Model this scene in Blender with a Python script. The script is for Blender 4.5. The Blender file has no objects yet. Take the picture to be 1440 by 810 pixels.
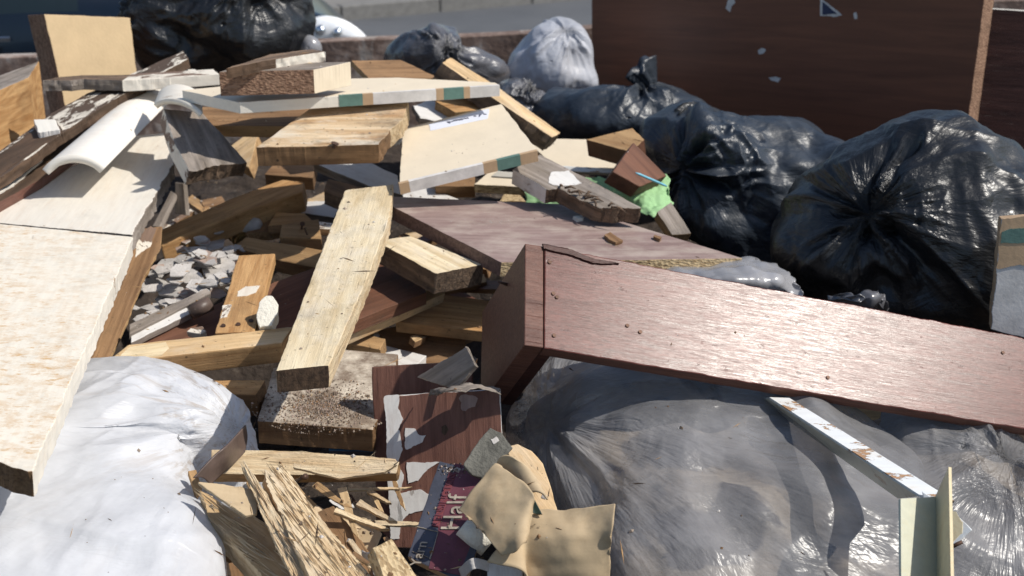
import bpy, bmesh, math, random
import numpy as np
from mathutils import Vector, Matrix

# ------------------------------------------------------------------ camera, sky, sun, exposure
scene = bpy.context.scene
CAM_H = 1.9
PITCH = math.radians(20.0)
HALF = math.radians(20.0)
F_PX = 720.0 / math.tan(HALF)

cd = bpy.data.cameras.new("camera")
cam = bpy.data.objects.new("camera", cd)
scene.collection.objects.link(cam)
cam.location = (0, 0, CAM_H)
cam.rotation_euler = (math.radians(90) - PITCH, 0, 0)
cd.sensor_width = 36.0
cd.lens = 18.0 / math.tan(HALF)
cd.clip_start = 0.05
cd.clip_end = 2000
cd.dof.use_dof = True
cd.dof.focus_distance = 1.75
cd.dof.aperture_fstop = 9.0
scene.camera = cam

SUN_DIR = Vector((0.64, -0.14, 0.75)).normalized()       # towards the sun
elev = math.asin(SUN_DIR.z)
azim = math.atan2(SUN_DIR.x, SUN_DIR.y)
world = bpy.data.worlds.new("World")
scene.world = world
world.use_nodes = True
wn = world.node_tree
bgn = wn.nodes['Background']
sky = wn.nodes.new('ShaderNodeTexSky')
sky.sky_type = 'NISHITA'
sky.sun_disc = False
sky.sun_elevation = elev
sky.sun_rotation = azim
wn.links.new(sky.outputs[0], bgn.inputs[0])
bgn.inputs[1].default_value = 0.108
sd = bpy.data.lights.new("sun", 'SUN')
sd.energy = 4.3
sd.angle = math.radians(0.6)
sd.color = (1.0, 0.95, 0.87)
sun = bpy.data.objects.new("sun", sd)
sun.location = (3, -1, 6)
sun.rotation_euler = SUN_DIR.to_track_quat('Z', 'Y').to_euler()
scene.collection.objects.link(sun)
scene.view_settings.view_transform = 'Standard'
scene.view_settings.look = 'None'
scene.view_settings.exposure = 0.12
scene.view_settings.gamma = 1.0
scene.view_settings.use_curve_mapping = False
scene.render.engine = 'CYCLES'
scene.cycles.max_bounces = 8
scene.cycles.transparent_max_bounces = 12

rnd = random.Random(7)
CAMP = Vector((0, 0, CAM_H))

# ------------------------------------------------------------------ points measured on the site
def raydir(px, py):
    x = (px - 720.0) / F_PX
    y = (405.0 - py) / F_PX
    c, s = math.cos(PITCH), math.sin(PITCH)
    return Vector((x, c + y * s, y * c - s))

def P(px, py, z):
    d = raydir(px, py)
    return CAMP + d * ((z - CAM_H) / d.z)

def PY(px, py, Y):
    d = raydir(px, py)
    return CAMP + d * (Y / d.y)

def hit(px, py, o, n):
    d = raydir(px, py)
    return CAMP + d * ((o - CAMP).dot(n) / d.dot(n))

def solve_rect(c4, z0, prior=(0, 0), verbose=None):
    """normal of the plane in which four seen corners make the truest rectangle"""
    o = P(c4[0][0], c4[0][1], z0)
    best = None
    for a in np.arange(-0.7, 0.71, 0.05):
        for b in np.arange(-0.9, 0.61, 0.05):
            n = Vector((a, b, 1)).normalized()
            try:
                q = [hit(p[0], p[1], o, n) for p in c4]
            except ZeroDivisionError:
                continue
            cost = 0
            for i in range(4):
                e1 = (q[(i + 1) % 4] - q[i]).normalized()
                e2 = (q[i - 1] - q[i]).normalized()
                cost += e1.dot(e2) ** 2
            cost += 0.12 * ((a - prior[0]) ** 2 + (b - prior[1]) ** 2)
            if best is None or cost < best[0]:
                best = (cost, n, a, b)
    return o, best[1]

# ------------------------------------------------------------------ numpy noise
_rs = np.random.RandomState(11)
_perm = _rs.permutation(256)
_perm = np.concatenate([_perm, _perm, _perm])
_grad = _rs.normal(size=(256, 3)); _grad /= np.linalg.norm(_grad, axis=1)[:, None]

def perlin(p):
    p = np.asarray(p, float)
    i = np.floor(p).astype(int); f = p - i
    u = f * f * f * (f * (f * 6 - 15) + 10)
    i &= 255
    r = 0
    for dx in (0, 1):
        for dy in (0, 1):
            for dz in (0, 1):
                h = _perm[_perm[_perm[i[..., 0] + dx] + i[..., 1] + dy] + i[..., 2] + dz]
                g = _grad[h]
                d = g[..., 0] * (f[..., 0] - dx) + g[..., 1] * (f[..., 1] - dy) + g[..., 2] * (f[..., 2] - dz)
                w = (u[..., 0] if dx else 1 - u[..., 0]) * (u[..., 1] if dy else 1 - u[..., 1]) * (u[..., 2] if dz else 1 - u[..., 2])
                r = r + w * d
    return r * 1.6

def fbm(p, octs=4):
    r = 0; a = 1.0; s = 1.0
    for k in range(octs):
        r = r + a * perlin(np.asarray(p) * s + 17.3 * k)
        a *= 0.5; s *= 2.03
    return r

# ------------------------------------------------------------------ materials
MATS = {}
class NT:
    def __init__(s, name):
        s.m = bpy.data.materials.new(name); s.m.use_nodes = True
        s.t = s.m.node_tree; s.b = s.t.nodes['Principled BSDF']; s.out = s.t.nodes['Material Output']
        s.co = None
    def n(s, k, **kw):
        q = s.t.nodes.new(k)
        for a, v in kw.items():
            setattr(q, a, v)
        return q
    def l(s, a, b): s.t.links.new(a, b)
    def coord(s, scale=(1, 1, 1)):
        if s.co is None:
            tc = s.n('ShaderNodeTexCoord'); oi = s.n('ShaderNodeObjectInfo')
            mu = s.n('ShaderNodeMath', operation='MULTIPLY'); mu.inputs[1].default_value = 37.0
            s.l(oi.outputs['Random'], mu.inputs[0])
            ad = s.n('ShaderNodeVectorMath', operation='ADD')
            s.l(tc.outputs['Object'], ad.inputs[0]); s.l(mu.outputs[0], ad.inputs[1])
            s.co = ad.outputs[0]
        mp = s.n('ShaderNodeMapping'); mp.inputs['Scale'].default_value = scale
        s.l(s.co, mp.inputs['Vector'])
        return mp.outputs[0]
    def noise(s, scale, vec, detail=4, rough=0.55, dist=0.0):
        q = s.n('ShaderNodeTexNoise'); q.inputs['Scale'].default_value = scale
        q.inputs['Detail'].default_value = detail; q.inputs['Roughness'].default_value = rough
        q.inputs['Distortion'].default_value = dist
        s.l(vec, q.inputs['Vector']); return q.outputs['Fac']
    def ramp(s, fac, stops, interp='LINEAR'):
        q = s.n('ShaderNodeValToRGB'); q.color_ramp.interpolation = interp
        e = q.color_ramp.elements
        while len(e) < len(stops): e.new(0.5)
        for i, (p, c) in enumerate(stops):
            e[i].position = p
            e[i].color = (c, c, c, 1) if isinstance(c, (int, float)) else (*c, 1)
        s.l(fac, q.inputs[0]); return q.outputs[0]
    def mix(s, fac, a, b, mode='MIX'):
        q = s.n('ShaderNodeMix', data_type='RGBA', blend_type=mode)
        if isinstance(fac, (int, float)): q.inputs[0].default_value = fac
        else: s.l(fac, q.inputs[0])
        for v, k in ((a, 6), (b, 7)):
            if isinstance(v, tuple): q.inputs[k].default_value = (*v, 1)
            else: s.l(v, q.inputs[k])
        return q.outputs[2]
    def math(s, op, a, b):
        q = s.n('ShaderNodeMath', operation=op)
        for v, k in ((a, 0), (b, 1)):
            if isinstance(v, (int, float)): q.inputs[k].default_value = v
            else: s.l(v, q.inputs[k])
        return q.outputs[0]
    def bump(s, h, dist=0.001, strength=1.0, prev=None):
        q = s.n('ShaderNodeBump'); q.inputs['Distance'].default_value = dist
        q.inputs['Strength'].default_value = strength
        s.l(h, q.inputs['Height'])
        if prev is not None: s.l(prev, q.inputs['Normal'])
        return q.outputs[0]
    def fin(s, col=None, rough=0.7, norm=None, spec=0.4):
        if col is not None:
            if isinstance(col, tuple): s.b.inputs['Base Color'].default_value = (*col, 1)
            else: s.l(col, s.b.inputs['Base Color'])
        if isinstance(rough, (int, float)): s.b.inputs['Roughness'].default_value = rough
        else: s.l(rough, s.b.inputs['Roughness'])
        if norm is not None: s.l(norm, s.b.inputs['Normal'])
        s.b.inputs['Specular IOR Level'].default_value = spec
        return s.m

def wood(name, dark, light, dirt=0.35, dirtcol=(0.06, 0.045, 0.03), rough=0.75, gs=1.0, bleach=0.0, knots=True, bumpd=0.0009, warm=None):
    t = NT(name)
    v = t.coord((2.0, 16, 16))
    base = t.noise(1.3 * gs, t.coord((0.9, 7, 7)), 2, 0.45, 0.5)
    sn = t.math('SINE', t.math('MULTIPLY', base, 70.0), 0)
    rings = t.math('ADD', t.math('MULTIPLY', sn, 0.20), 0.5)
    soft = t.noise(3.0 * gs, t.coord((1.5, 14, 14)), 6, 0.65, 0.6)
    fib = t.noise(1.0, t.coord((14, 330, 330)), 4, 0.75)
    g = t.math('ADD', t.math('MULTIPLY', soft, 0.72), t.math('MULTIPLY', rings, 0.28))
    col = t.ramp(g, [(0.34, dark), (0.62, light)])
    if warm:
        wz = t.ramp(t.noise(4.0, t.coord((1, 3, 3)), 4, 0.6), [(0.5, 0.0), (0.72, 1.0)])
        col = t.mix(t.math('MULTIPLY', wz, 0.75), col, warm)
    col = t.mix(0.5, col, t.ramp(fib, [(0.3, 0.5), (0.65, 1.0)]), 'MULTIPLY')
    if bleach:
        bz = t.ramp(t.noise(7, t.coord((1, 1.8, 1.8)), 6, 0.7), [(0.48, 0.0), (0.62, 1.0)])
        col = t.mix(t.math('MULTIPLY', bz, bleach), col, (0.66, 0.60, 0.50))
    tcn = t.n('ShaderNodeTexCoord'); sx = t.n('ShaderNodeSeparateXYZ'); t.l(tcn.outputs['Normal'], sx.inputs[0])
    em = t.math('GREATER_THAN', t.math('ABSOLUTE', sx.outputs[0], 0), 0.72)
    eb = t.noise(5.0, t.coord((0.2, 4, 6)), 2, 0.4)
    er = t.math('ADD', t.math('MULTIPLY', t.math('SINE', t.math('MULTIPLY', eb, 120.0), 0), 0.06), t.noise(160, t.coord(), 3, 0.7))
    ec = t.ramp(er, [(0.25, tuple(x * 0.55 for x in dark)), (0.75, tuple(x * 0.62 + y * 0.25 for x, y in zip(light, dark)))])
    col = t.mix(em, col, ec)
    dz = t.ramp(t.noise(9, t.coord((1, 1.5, 1.5)), 8, 0.72), [(0.50, 0.0), (0.72, 1.0)])
    col = t.mix(t.math('MULTIPLY', dz, dirt), col, dirtcol)
    ck = t.ramp(t.noise(1.0, t.coord((7, 210, 210)), 3, 0.65), [(0.30, 1.0), (0.37, 0.0)])
    ckm = t.ramp(t.noise(5, t.coord((1, 2, 2)), 5, 0.65), [(0.42, 0.05), (0.62, 1.0)])
    ckf = t.math('MULTIPLY', ck, ckm)
    col = t.mix(t.math('MULTIPLY', ckf, 0.7), col, dirtcol)
    nl = t.n('ShaderNodeTexVoronoi'); nl.inputs['Scale'].default_value = 16; t.l(t.coord(), nl.inputs['Vector'])
    nm = t.ramp(nl.outputs['Distance'], [(0.028, 1.0), (0.05, 0.0)])
    col = t.mix(t.math('MULTIPLY', nm, 0.75), col, (0.03, 0.02, 0.016))
    sp = t.ramp(t.noise(150, t.coord(), 2, 0.5), [(0.66, 0.0), (0.73, 1.0)])
    col = t.mix(t.math('MULTIPLY', sp, min(0.7, dirt + 0.1)), col, dirtcol)
    h = t.math('ADD', fib, t.math('MULTIPLY', soft, 0.9))
    h2 = t.math('SUBTRACT', t.math('ADD', h, t.math('MULTIPLY', dz, 0.6)), t.math('MULTIPLY', ckf, 0.9))
    nb = t.bump(h2, bumpd, 0.9)
    return t.fin(col, rough, nb, 0.3)

def painted(name, paint, under, chips=0.4, stain=(0.55, 0.30, 0.12), stainamt=0.4, rough=0.5, dirt=0.3, streak=(3, 14, 14), cl=0.60, sl=0.50, speck=0.0, dlo=0.52, dcol=(0.16, 0.13, 0.10)):
    t = NT(name)
    v = t.coord()
    c = t.ramp(t.noise(1.0, t.coord((10, 120, 120)), 3, 0.6), [(0.3, tuple(x * 0.90 for x in paint)), (0.7, paint)])
    st = t.ramp(t.noise(6, t.coord(streak), 8, 0.80), [(sl, 0.0), (sl + 0.16, 1.0)])
    bl = t.ramp(t.noise(2.4, v, 4, 0.6), [(0.38, 0.35), (0.60, 1.0)])
    c = t.mix(t.math('MULTIPLY', t.math('MULTIPLY', st, bl), stainamt), c, stain)
    if speck:
        sk = t.ramp(t.noise(70, t.coord((1.6, 0.7, 0.7)), 4, 0.7), [(0.56, 0.0), (0.66, 1.0)])
        c = t.mix(t.math('MULTIPLY', t.math('MULTIPLY', sk, bl), speck), c, stain)
    d = t.ramp(t.noise(14, v, 8, 0.75), [(dlo, 0.0), (dlo + 0.23, 1.0)])
    c = t.mix(t.math('MULTIPLY', d, dirt), c, dcol)
    n2 = t.noise(11, t.coord((1, 2.2, 2.2)), 9, 0.7, 0.4)
    ch = t.ramp(n2, [(cl, 0.0), (cl + 0.012, 1.0)])
    fib = t.noise(1.0, t.coord((18, 380, 380)), 3, 0.7)
    uc = t.mix(0.6, under, t.ramp(fib, [(0.3, 0.4), (0.7, 1.0)]), 'MULTIPLY')
    if chips: c = t.mix(t.math('MULTIPLY', ch, chips), c, uc)
    h = t.math('SUBTRACT', t.math('MULTIPLY', t.noise(60, v, 5, 0.6), 0.6), t.math('MULTIPLY', ch, 0.8 if chips else 0.0))
    return t.fin(c, rough, t.bump(h, 0.0010, 0.8), 0.45)

def chip(name, a, b, rough=0.85, sc=260, dirt=0.3):
    t = NT(name)
    vo = t.n('ShaderNodeTexVoronoi'); vo.inputs['Scale'].default_value = sc
    t.l(t.coord((0.6, 1.2, 1.2)), vo.inputs['Vector'])
    sepc = t.n('ShaderNodeSeparateColor'); t.l(vo.outputs['Color'], sepc.inputs[0])
    c = t.ramp(sepc.outputs[0], [(0.0, a), (0.8, b)])
    d = t.ramp(t.noise(22, t.coord(), 6, 0.7), [(0.48, 0.0), (0.7, 1.0)])
    c = t.mix(t.math('MULTIPLY', d, dirt), c, (0.07, 0.05, 0.03))
    h = t.math('ADD', vo.outputs['Distance'], t.noise(300, t.coord(), 2))
    return t.fin(c, rough, t.bump(h, 0.0015, 0.9), 0.2)

def plain(name, col, rough=0.6, var=0.25, metal=0.0, sc=18, bumpd=0.0006, spec=0.4):
    t = NT(name)
    f = t.noise(sc, t.coord(), 7, 0.7)
    c = t.ramp(f, [(0.3, tuple(x * (1 - var) for x in col)), (0.7, tuple(min(1, x * (1 + var * 0.5)) for x in col))])
    t.b.inputs['Metallic'].default_value = metal
    return t.fin(c, rough, t.bump(t.noise(sc * 9, t.coord(), 4), bumpd, 0.7), spec)

def plastic(name, col, rough=0.3, wr=0.004, alpha=1.0, trans=0.0, smears=None, spec=0.5, film=None, kstain=None, r1s=8, radk=1.0, finew=0.14):
    t = NT(name)
    v = t.coord()
    f = t.noise(5, v, 5, 0.65)
    c = t.ramp(f, [(0.3, tuple(x * 0.75 for x in col)), (0.7, tuple(min(1, x * 1.15) for x in col))])
    if smears:
        sm = t.ramp(t.noise(3.2, t.coord((1, 2, 1)), 7, 0.68, 0.8), [(0.55, 0.0), (0.72, 1.0)])
        c = t.mix(t.math('MULTIPLY', sm, 0.55), c, smears)
    # creases: warped ridges at two scales
    wv = t.n('ShaderNodeTexNoise'); wv.inputs['Scale'].default_value = 6; wv.inputs['Detail'].default_value = 2
    t.l(v, wv.inputs['Vector'])
    va = t.n('ShaderNodeVectorMath', operation='MULTIPLY_ADD')
    va.inputs[1].default_value = (0.12, 0.12, 0.12)
    t.l(wv.outputs['Color'], va.inputs[0]); t.l(v, va.inputs[2])
    def ridge(sc, vec):
        q = t.noise(sc, vec, 3, 0.6)
        return t.math('ABSOLUTE', t.math('SUBTRACT', q, 0.5), 0)
    r1 = ridge(r1s, va.outputs[0])
    mp = t.n('ShaderNodeMapping'); mp.inputs['Scale'].default_value = (1, 5, 2.2); mp.inputs['Rotation'].default_value = (0.3, 0.2, 0.7)
    t.l(va.outputs[0], mp.inputs['Vector'])
    r2 = ridge(10, mp.outputs[0])
    r3 = ridge(55, va.outputs[0])
    at = t.n('ShaderNodeAttribute'); at.attribute_name = 'wr'; at.attribute_type = 'GEOMETRY'
    r4 = ridge(5.0, at.outputs['Vector']); r5 = ridge(13.0, at.outputs['Vector']); 
    ak = t.n('ShaderNodeAttribute'); ak.attribute_name = 'kd'; ak.attribute_type = 'GEOMETRY'
    rad = t.math('MULTIPLY', t.math('ADD', t.math('MULTIPLY', r4, 2.4), t.math('MULTIPLY', r5, 1.1)), t.math('MULTIPLY', t.math('ADD', ak.outputs['Fac'], 0.12), radk))
    if kstain:
        km = t.ramp(t.noise(6.0, at.outputs['Vector'], 4, 0.7), [(0.54, 0.0), (0.64, 1.0)])
        kk = t.ramp(ak.outputs['Fac'], [(0.25, 0.0), (0.6, 1.0)])
        c = t.mix(t.math('MULTIPLY', t.math('MULTIPLY', km, kk), 0.5), c, kstain)
    h = t.math('ADD', t.math('MULTIPLY', r1, 1.5), t.math('ADD', t.math('MULTIPLY', r2, 0.6), t.math('ADD', rad, t.math('MULTIPLY', r3, finew))))
    nb = t.bump(h, wr, 1.0)
    ro = t.ramp(t.noise(9, v, 4), [(0.3, rough * 0.75), (0.7, min(1, rough * 1.3))])
    t.fin(c, ro, nb, spec)
    if alpha < 1 or trans > 0:
        ms = t.n('ShaderNodeMixShader')
        if trans > 0:
            tr = t.n('ShaderNodeBsdfTranslucent'); t.l(c, tr.inputs[0]); t.l(nb, tr.inputs['Normal'])
            ms.inputs[0].default_value = trans
            t.l(t.b.outputs[0], ms.inputs[1]); t.l(tr.outputs[0], ms.inputs[2])
        cur = ms.outputs[0] if trans > 0 else t.b.outputs[0]
        if alpha < 1:
            m2 = t.n('ShaderNodeMixShader'); tp = t.n('ShaderNodeBsdfTransparent')
            if film: tp.inputs[0].default_value = (*film, 1)
            al = t.ramp(t.noise(7, t.coord((1, 1.5, 1)), 5, 0.6), [(0.3, max(0, alpha - 0.15)), (0.7, min(1, alpha + 0.15))])
            t.l(al, m2.inputs[0]); t.l(tp.outputs[0], m2.inputs[1]); t.l(cur, m2.inputs[2])
            cur = m2.outputs[0]
        t.l(cur, t.out.inputs[0])
    return t.m

def rust(name, base=(0.18, 0.125, 0.10)):
    t = NT(name); v = t.coord()
    c = t.ramp(t.noise(9, v, 9, 0.72), [(0.34, (0.10, 0.065, 0.052)), (0.46, base), (0.54, (0.28, 0.21, 0.175)), (0.62, (0.46, 0.41, 0.37))])
    pl = t.ramp(t.noise(5, t.coord((2, 1, 1)), 9, 0.75), [(0.55, 0.0), (0.62, 1.0)])
    c = t.mix(t.math('MULTIPLY', pl, 0.7), c, (0.42, 0.38, 0.34))
    return t.fin(c, 0.8, t.bump(t.noise(40, v, 6), 0.004, 0.8), 0.3)

M = {}
M['pine_orange'] = wood('pine_orange', (0.36, 0.18, 0.065), (0.60, 0.36, 0.16), 0.38, gs=1.4)
M['pine_raw'] = wood('pine_raw', (0.44, 0.28, 0.13), (0.70, 0.50, 0.28), 0.38, bleach=0.25)
M['pine_tan'] = wood('pine_tan', (0.33, 0.19, 0.085), (0.52, 0.33, 0.16), 0.45)
M['pine_pale'] = wood('pine_pale', (0.60, 0.46, 0.27), (0.80, 0.68, 0.47), 0.32, bleach=0.5)
M['wood_dull'] = wood('wood_dull', (0.16, 0.085, 0.04), (0.34, 0.20, 0.10), 0.45)
M['wood_dark'] = wood('wood_dark', (0.045, 0.028, 0.018), (0.13, 0.08, 0.05), 0.5)
M['wood_grey'] = wood('wood_grey', (0.16, 0.13, 0.10), (0.36, 0.31, 0.27), 0.55, dirtcol=(0.05, 0.045, 0.045))
M['wood_rot'] = wood('wood_rot', (0.08, 0.055, 0.04), (0.30, 0.20, 0.13), 0.7, dirtcol=(0.02, 0.017, 0.015), bumpd=0.004)
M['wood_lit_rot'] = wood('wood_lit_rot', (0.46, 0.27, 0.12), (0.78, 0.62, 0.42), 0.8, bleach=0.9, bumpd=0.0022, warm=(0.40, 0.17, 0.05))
M['batten_rot'] = painted('batten_rot', (0.74, 0.68, 0.58), (0.10, 0.065, 0.045), 1.0, (0.3, 0.2, 0.1), 0.4, 0.8, 0.7, cl=0.485)
M['dirt'] = plain('dirt', (0.15, 0.11, 0.08), 0.95, 0.5)
M['dirt_pale'] = plain('dirt_pale', (0.30, 0.24, 0.19), 0.95, 0.4)
M['splinter'] = wood('splinter', (0.58, 0.40, 0.22), (0.82, 0.66, 0.43), 0.10, bumpd=0.003, gs=1.8, bleach=0.3)
M['mahog'] = wood('mahog', (0.115, 0.050, 0.036), (0.195, 0.092, 0.066), 0.35, dirtcol=(0.07, 0.035, 0.03), rough=0.5, gs=1.6)
M['mahog_dark'] = wood('mahog_dark', (0.040, 0.015, 0.012), (0.085, 0.034, 0.026), 0.3, dirtcol=(0.02, 0.01, 0.01), rough=0.5)
M['laminate'] = wood('laminate', (0.23, 0.155, 0.138), (0.34, 0.25, 0.225), 0.12, dirtcol=(0.22, 0.14, 0.13), rough=0.55, bumpd=0.0003, gs=1.2, bleach=0.25)
M['laminate_side'] = wood('laminate_side', (0.14, 0.088, 0.078), (0.26, 0.175, 0.155), 0.15, dirtcol=(0.05, 0.03, 0.03), rough=0.6, bumpd=0.0003)
M['mahog_mid'] = wood('mahog_mid', (0.10, 0.042, 0.024), (0.19, 0.085, 0.05), 0.35, rough=0.6)
M['mdf'] = plain('mdf', (0.62, 0.46, 0.27), 0.8, 0.10)
M['mdf_cream'] = plain('mdf_cream', (0.72, 0.62, 0.47), 0.6, 0.08, bumpd=0.0003)
M['chip_brown'] = chip('chip_brown', (0.16, 0.09, 0.06), (0.34, 0.21, 0.14))
M['chip_tan'] = chip('chip_tan', (0.28, 0.19, 0.10), (0.58, 0.45, 0.27))
M['board_white'] = painted('board_white', (0.78, 0.72, 0.61), (0.40, 0.25, 0.12), 0.35, (0.54, 0.33, 0.14), 0.6, 0.55, 0.25, (7, 5, 5), cl=0.68, sl=0.46, speck=0.9)
M['paint_white'] = painted('paint_white', (0.76, 0.71, 0.62), (0.42, 0.28, 0.16), 0.8, (0.5, 0.3, 0.15), 0.2, 0.5, 0.2, cl=0.66)
M['paint_chipped'] = painted('paint_chipped', (0.74, 0.68, 0.58), (0.20, 0.12, 0.08), 0.95, (0.4, 0.22, 0.12), 0.35, 0.7, 0.5, cl=0.53)
M['soiled_board'] = painted('soiled_board', (0.74, 0.66, 0.54), (0.42, 0.28, 0.16), 0.4, (0.36, 0.24, 0.14), 0.7, 0.8, 1.0, (3, 4, 4), cl=0.66, dlo=0.36, dcol=(0.20, 0.15, 0.11))
M['paint_clean'] = painted('paint_clean', (0.78, 0.74, 0.66), (0.5, 0.4, 0.3), 0.0, (0.6, 0.45, 0.3), 0.15, 0.45, 0.08)
M['coving'] = painted('coving', (0.78, 0.74, 0.67), (0.6, 0.5, 0.4), 0.0, (0.7, 0.55, 0.38), 0.35, 0.6, 0.05, (16, 3, 3))
M['paint_greywhite'] = painted('paint_greywhite', (0.68, 0.66, 0.63), (0.30, 0.22, 0.16), 0.6, (0.3, 0.2, 0.15), 0.3, 0.6, 0.4, cl=0.63)
M['tape_green'] = plain('tape_green', (0.11, 0.20, 0.17), 0.6, 0.4)
M['tape_tan'] = plain('tape_tan', (0.48, 0.33, 0.20), 0.7, 0.2)
M['tape_white'] = plain('tape_white', (0.66, 0.63, 0.60), 0.6, 0.3)
M['sticker'] = plain('sticker', (0.70, 0.73, 0.82), 0.5, 0.05)
M['ink'] = plain('ink', (0.03, 0.04, 0.09), 0.6, 0.2)
M['nail'] = plain('nail', (0.12, 0.07, 0.05), 0.6, 0.5, 0.6)
M['plaster'] = plain('plaster', (0.50, 0.47, 0.44), 0.85, 0.35, sc=30, bumpd=0.002)
M['plaster_pink'] = plain('plaster_pink', (0.40, 0.30, 0.25), 0.9, 0.4, sc=30, bumpd=0.002)
M['white_lump'] = plain('white_lump', (0.78, 0.74, 0.64), 0.6, 0.15, sc=25, bumpd=0.003)
M['bag_black'] = plastic('bag_black', (0.011, 0.012, 0.014), 0.36, 0.0042, radk=0.8, finew=0.30, r1s=11, spec=0.55)
M['bag_blue'] = plastic('bag_blue', (0.020, 0.027, 0.038), 0.42, 0.0042, smears=(0.06, 0.07, 0.085), radk=0.8, finew=0.30, r1s=11, spec=0.6)
M['bag_white'] = plastic('bag_white', (0.80, 0.81, 0.84), 0.32, 0.0026, trans=0.32, kstain=(0.42, 0.32, 0.22), radk=0.8, r1s=3, finew=0.03)
M['bag_grey'] = plastic('bag_grey', (0.36, 0.355, 0.36), 0.33, 0.0036, radk=1.5, r1s=5, finew=0.12, alpha=0.42, spec=0.8, film=(0.86, 0.87, 0.90))
M['bag_milky'] = plastic('bag_milky', (0.50, 0.52, 0.58), 0.40, 0.0028, alpha=0.80, smears=(0.30, 0.24, 0.18))
M['bag_smoke'] = plastic('bag_smoke', (0.10, 0.10, 0.11), 0.25, 0.0042, smears=(0.20, 0.16, 0.13), spec=0.8)
M['film_clear'] = plastic('film_clear', (0.38, 0.38, 0.40), 0.25, 0.004, alpha=0.62, spec=0.9)
M['green_cloth'] = plastic('green_cloth', (0.36, 0.60, 0.30), 0.7, 0.003, trans=0.2)
t = NT('contents')
cc = t.ramp(t.noise(2.4, t.coord((1, 1.3, 1)), 5, 0.55, 0.8), [(0.36, (0.06, 0.06, 0.062)), (0.45, (0.16, 0.145, 0.135)), (0.50, (0.23, 0.20, 0.17)), (0.525, (0.44, 0.36, 0.27)), (0.60, (0.50, 0.42, 0.32)), (0.625, (0.14, 0.12, 0.11))])
cc = t.mix(0.5, cc, t.ramp(t.noise(3, t.coord((8, 60, 60)), 4, 0.7), [(0.3, 0.4), (0.7, 1.0)]), 'MULTIPLY')
M['contents'] = t.fin(cc, 0.8, t.bump(t.noise(30, t.coord(), 5), 0.004, 0.8), 0.3)
M['rust'] = rust('rust_steel')
M['vinyl'] = painted('vinyl_backing', (0.50, 0.38, 0.235), (0.2, 0.13, 0.08), 0.5, (0.28, 0.18, 0.09), 0.5, 0.8, 0.6, (2, 2, 2), cl=0.66)
M['vinyl_green'] = plain('vinyl_green', (0.035, 0.055, 0.045), 0.4, 0.4)
M['leather'] = plain('leather', (0.12, 0.085, 0.07), 0.45, 0.4)
M['rag_grey'] = plain('rag_grey', (0.13, 0.125, 0.105), 0.75, 0.6, sc=30, bumpd=0.003)
M['brass'] = plain('brass', (0.35, 0.26, 0.12), 0.35, 0.5, 0.8)
M['pvc'] = painted('pvc', (0.78, 0.80, 0.80), (0.45, 0.22, 0.07), 0.9, (0.7, 0.5, 0.25), 0.5, 0.35, 0.15, (2, 5, 5), cl=0.575)
M['pvc_grey'] = painted('pvc_grey', (0.58, 0.57, 0.48), (0.4, 0.2, 0.08), 0.5, (0.35, 0.33, 0.28), 0.3, 0.4, 0.3)
M['pvc_cream'] = painted('pvc_cream', (0.78, 0.66, 0.42), (0.45, 0.22, 0.07), 0.7, (0.55, 0.32, 0.12), 0.5, 0.4, 0.15, (2, 6, 6), cl=0.66)
M['card_navy'] = plain('card_navy', (0.060, 0.064, 0.085), 0.6, 0.5, sc=14)
M['card_red'] = plain('card_red', (0.15, 0.045, 0.060), 0.6, 0.5, sc=14)
M['card_scarlet'] = plain('card_scarlet', (0.24, 0.06, 0.065), 0.6, 0.5, sc=14)
M['card_ink'] = plain('card_ink', (0.40, 0.34, 0.27), 0.7, 0.5, sc=60)
M['pen_blue'] = plain('pen_blue', (0.20, 0.50, 0.62), 0.3, 0.1)
M['steel'] = plain('steel', (0.35, 0.34, 0.33), 0.35, 0.3, 0.8)
# worn varnished lining: pink-brown ply whose lacquer still shines
t = NT('varnish_red')
v = t.coord()
g = t.noise(3.0, t.coord((3, 30, 30)), 6, 0.65, 0.8)
c = t.ramp(g, [(0.3, (0.108, 0.036, 0.029)), (0.7, (0.195, 0.070, 0.057))])
fl = t.ramp(t.noise(1.0, t.coord((70, 420, 420)), 4, 0.75), [(0.36, 0.30), (0.60, 1.0)])
c = t.mix(0.55, c, fl, 'MULTIPLY')
w = t.ramp(t.noise(60, t.coord((1, 3, 3)), 8, 0.75), [(0.55, 0.0), (0.68, 1.0)])
c = t.mix(t.math('MULTIPLY', w, 0.12), c, (0.42, 0.26, 0.23))
d = t.ramp(t.noise(55, t.coord((1, 1.6, 1.6)), 5, 0.6), [(0.66, 0.0), (0.70, 1.0)])
ck = t.ramp(t.noise(1.0, t.coord((34, 420, 420)), 4, 0.7), [(0.40, 1.0), (0.46, 0.0)])
ckm = t.ramp(t.noise(9, v, 5, 0.6), [(0.42, 0.15), (0.6, 1.0)])
c = t.mix(t.math('MULTIPLY', t.math('MULTIPLY', ck, ckm), 0.8), c, (0.055, 0.02, 0.018))
sc_ = t.ramp(t.noise(1.0, t.coord((160, 14, 14)), 6, 0.8), [(0.64, 0.0), (0.69, 1.0)])
c = t.mix(t.math('MULTIPLY', sc_, 0.35), c, (0.55, 0.42, 0.38))
c = t.mix(t.math('MULTIPLY', d, 0.7), c, (0.07, 0.025, 0.02))
ro = t.ramp(t.noise(1.0, t.coord((34, 420, 420)), 6, 0.8), [(0.35, 0.20), (0.65, 0.35)])
M['varnish'] = t.fin(c, ro, t.bump(t.math('ADD', t.noise(1.0, t.coord((28, 620, 620)), 4, 0.65), t.math('MULTIPLY', d, -0.4)), 0.00016, 1.0), 0.17)
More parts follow.
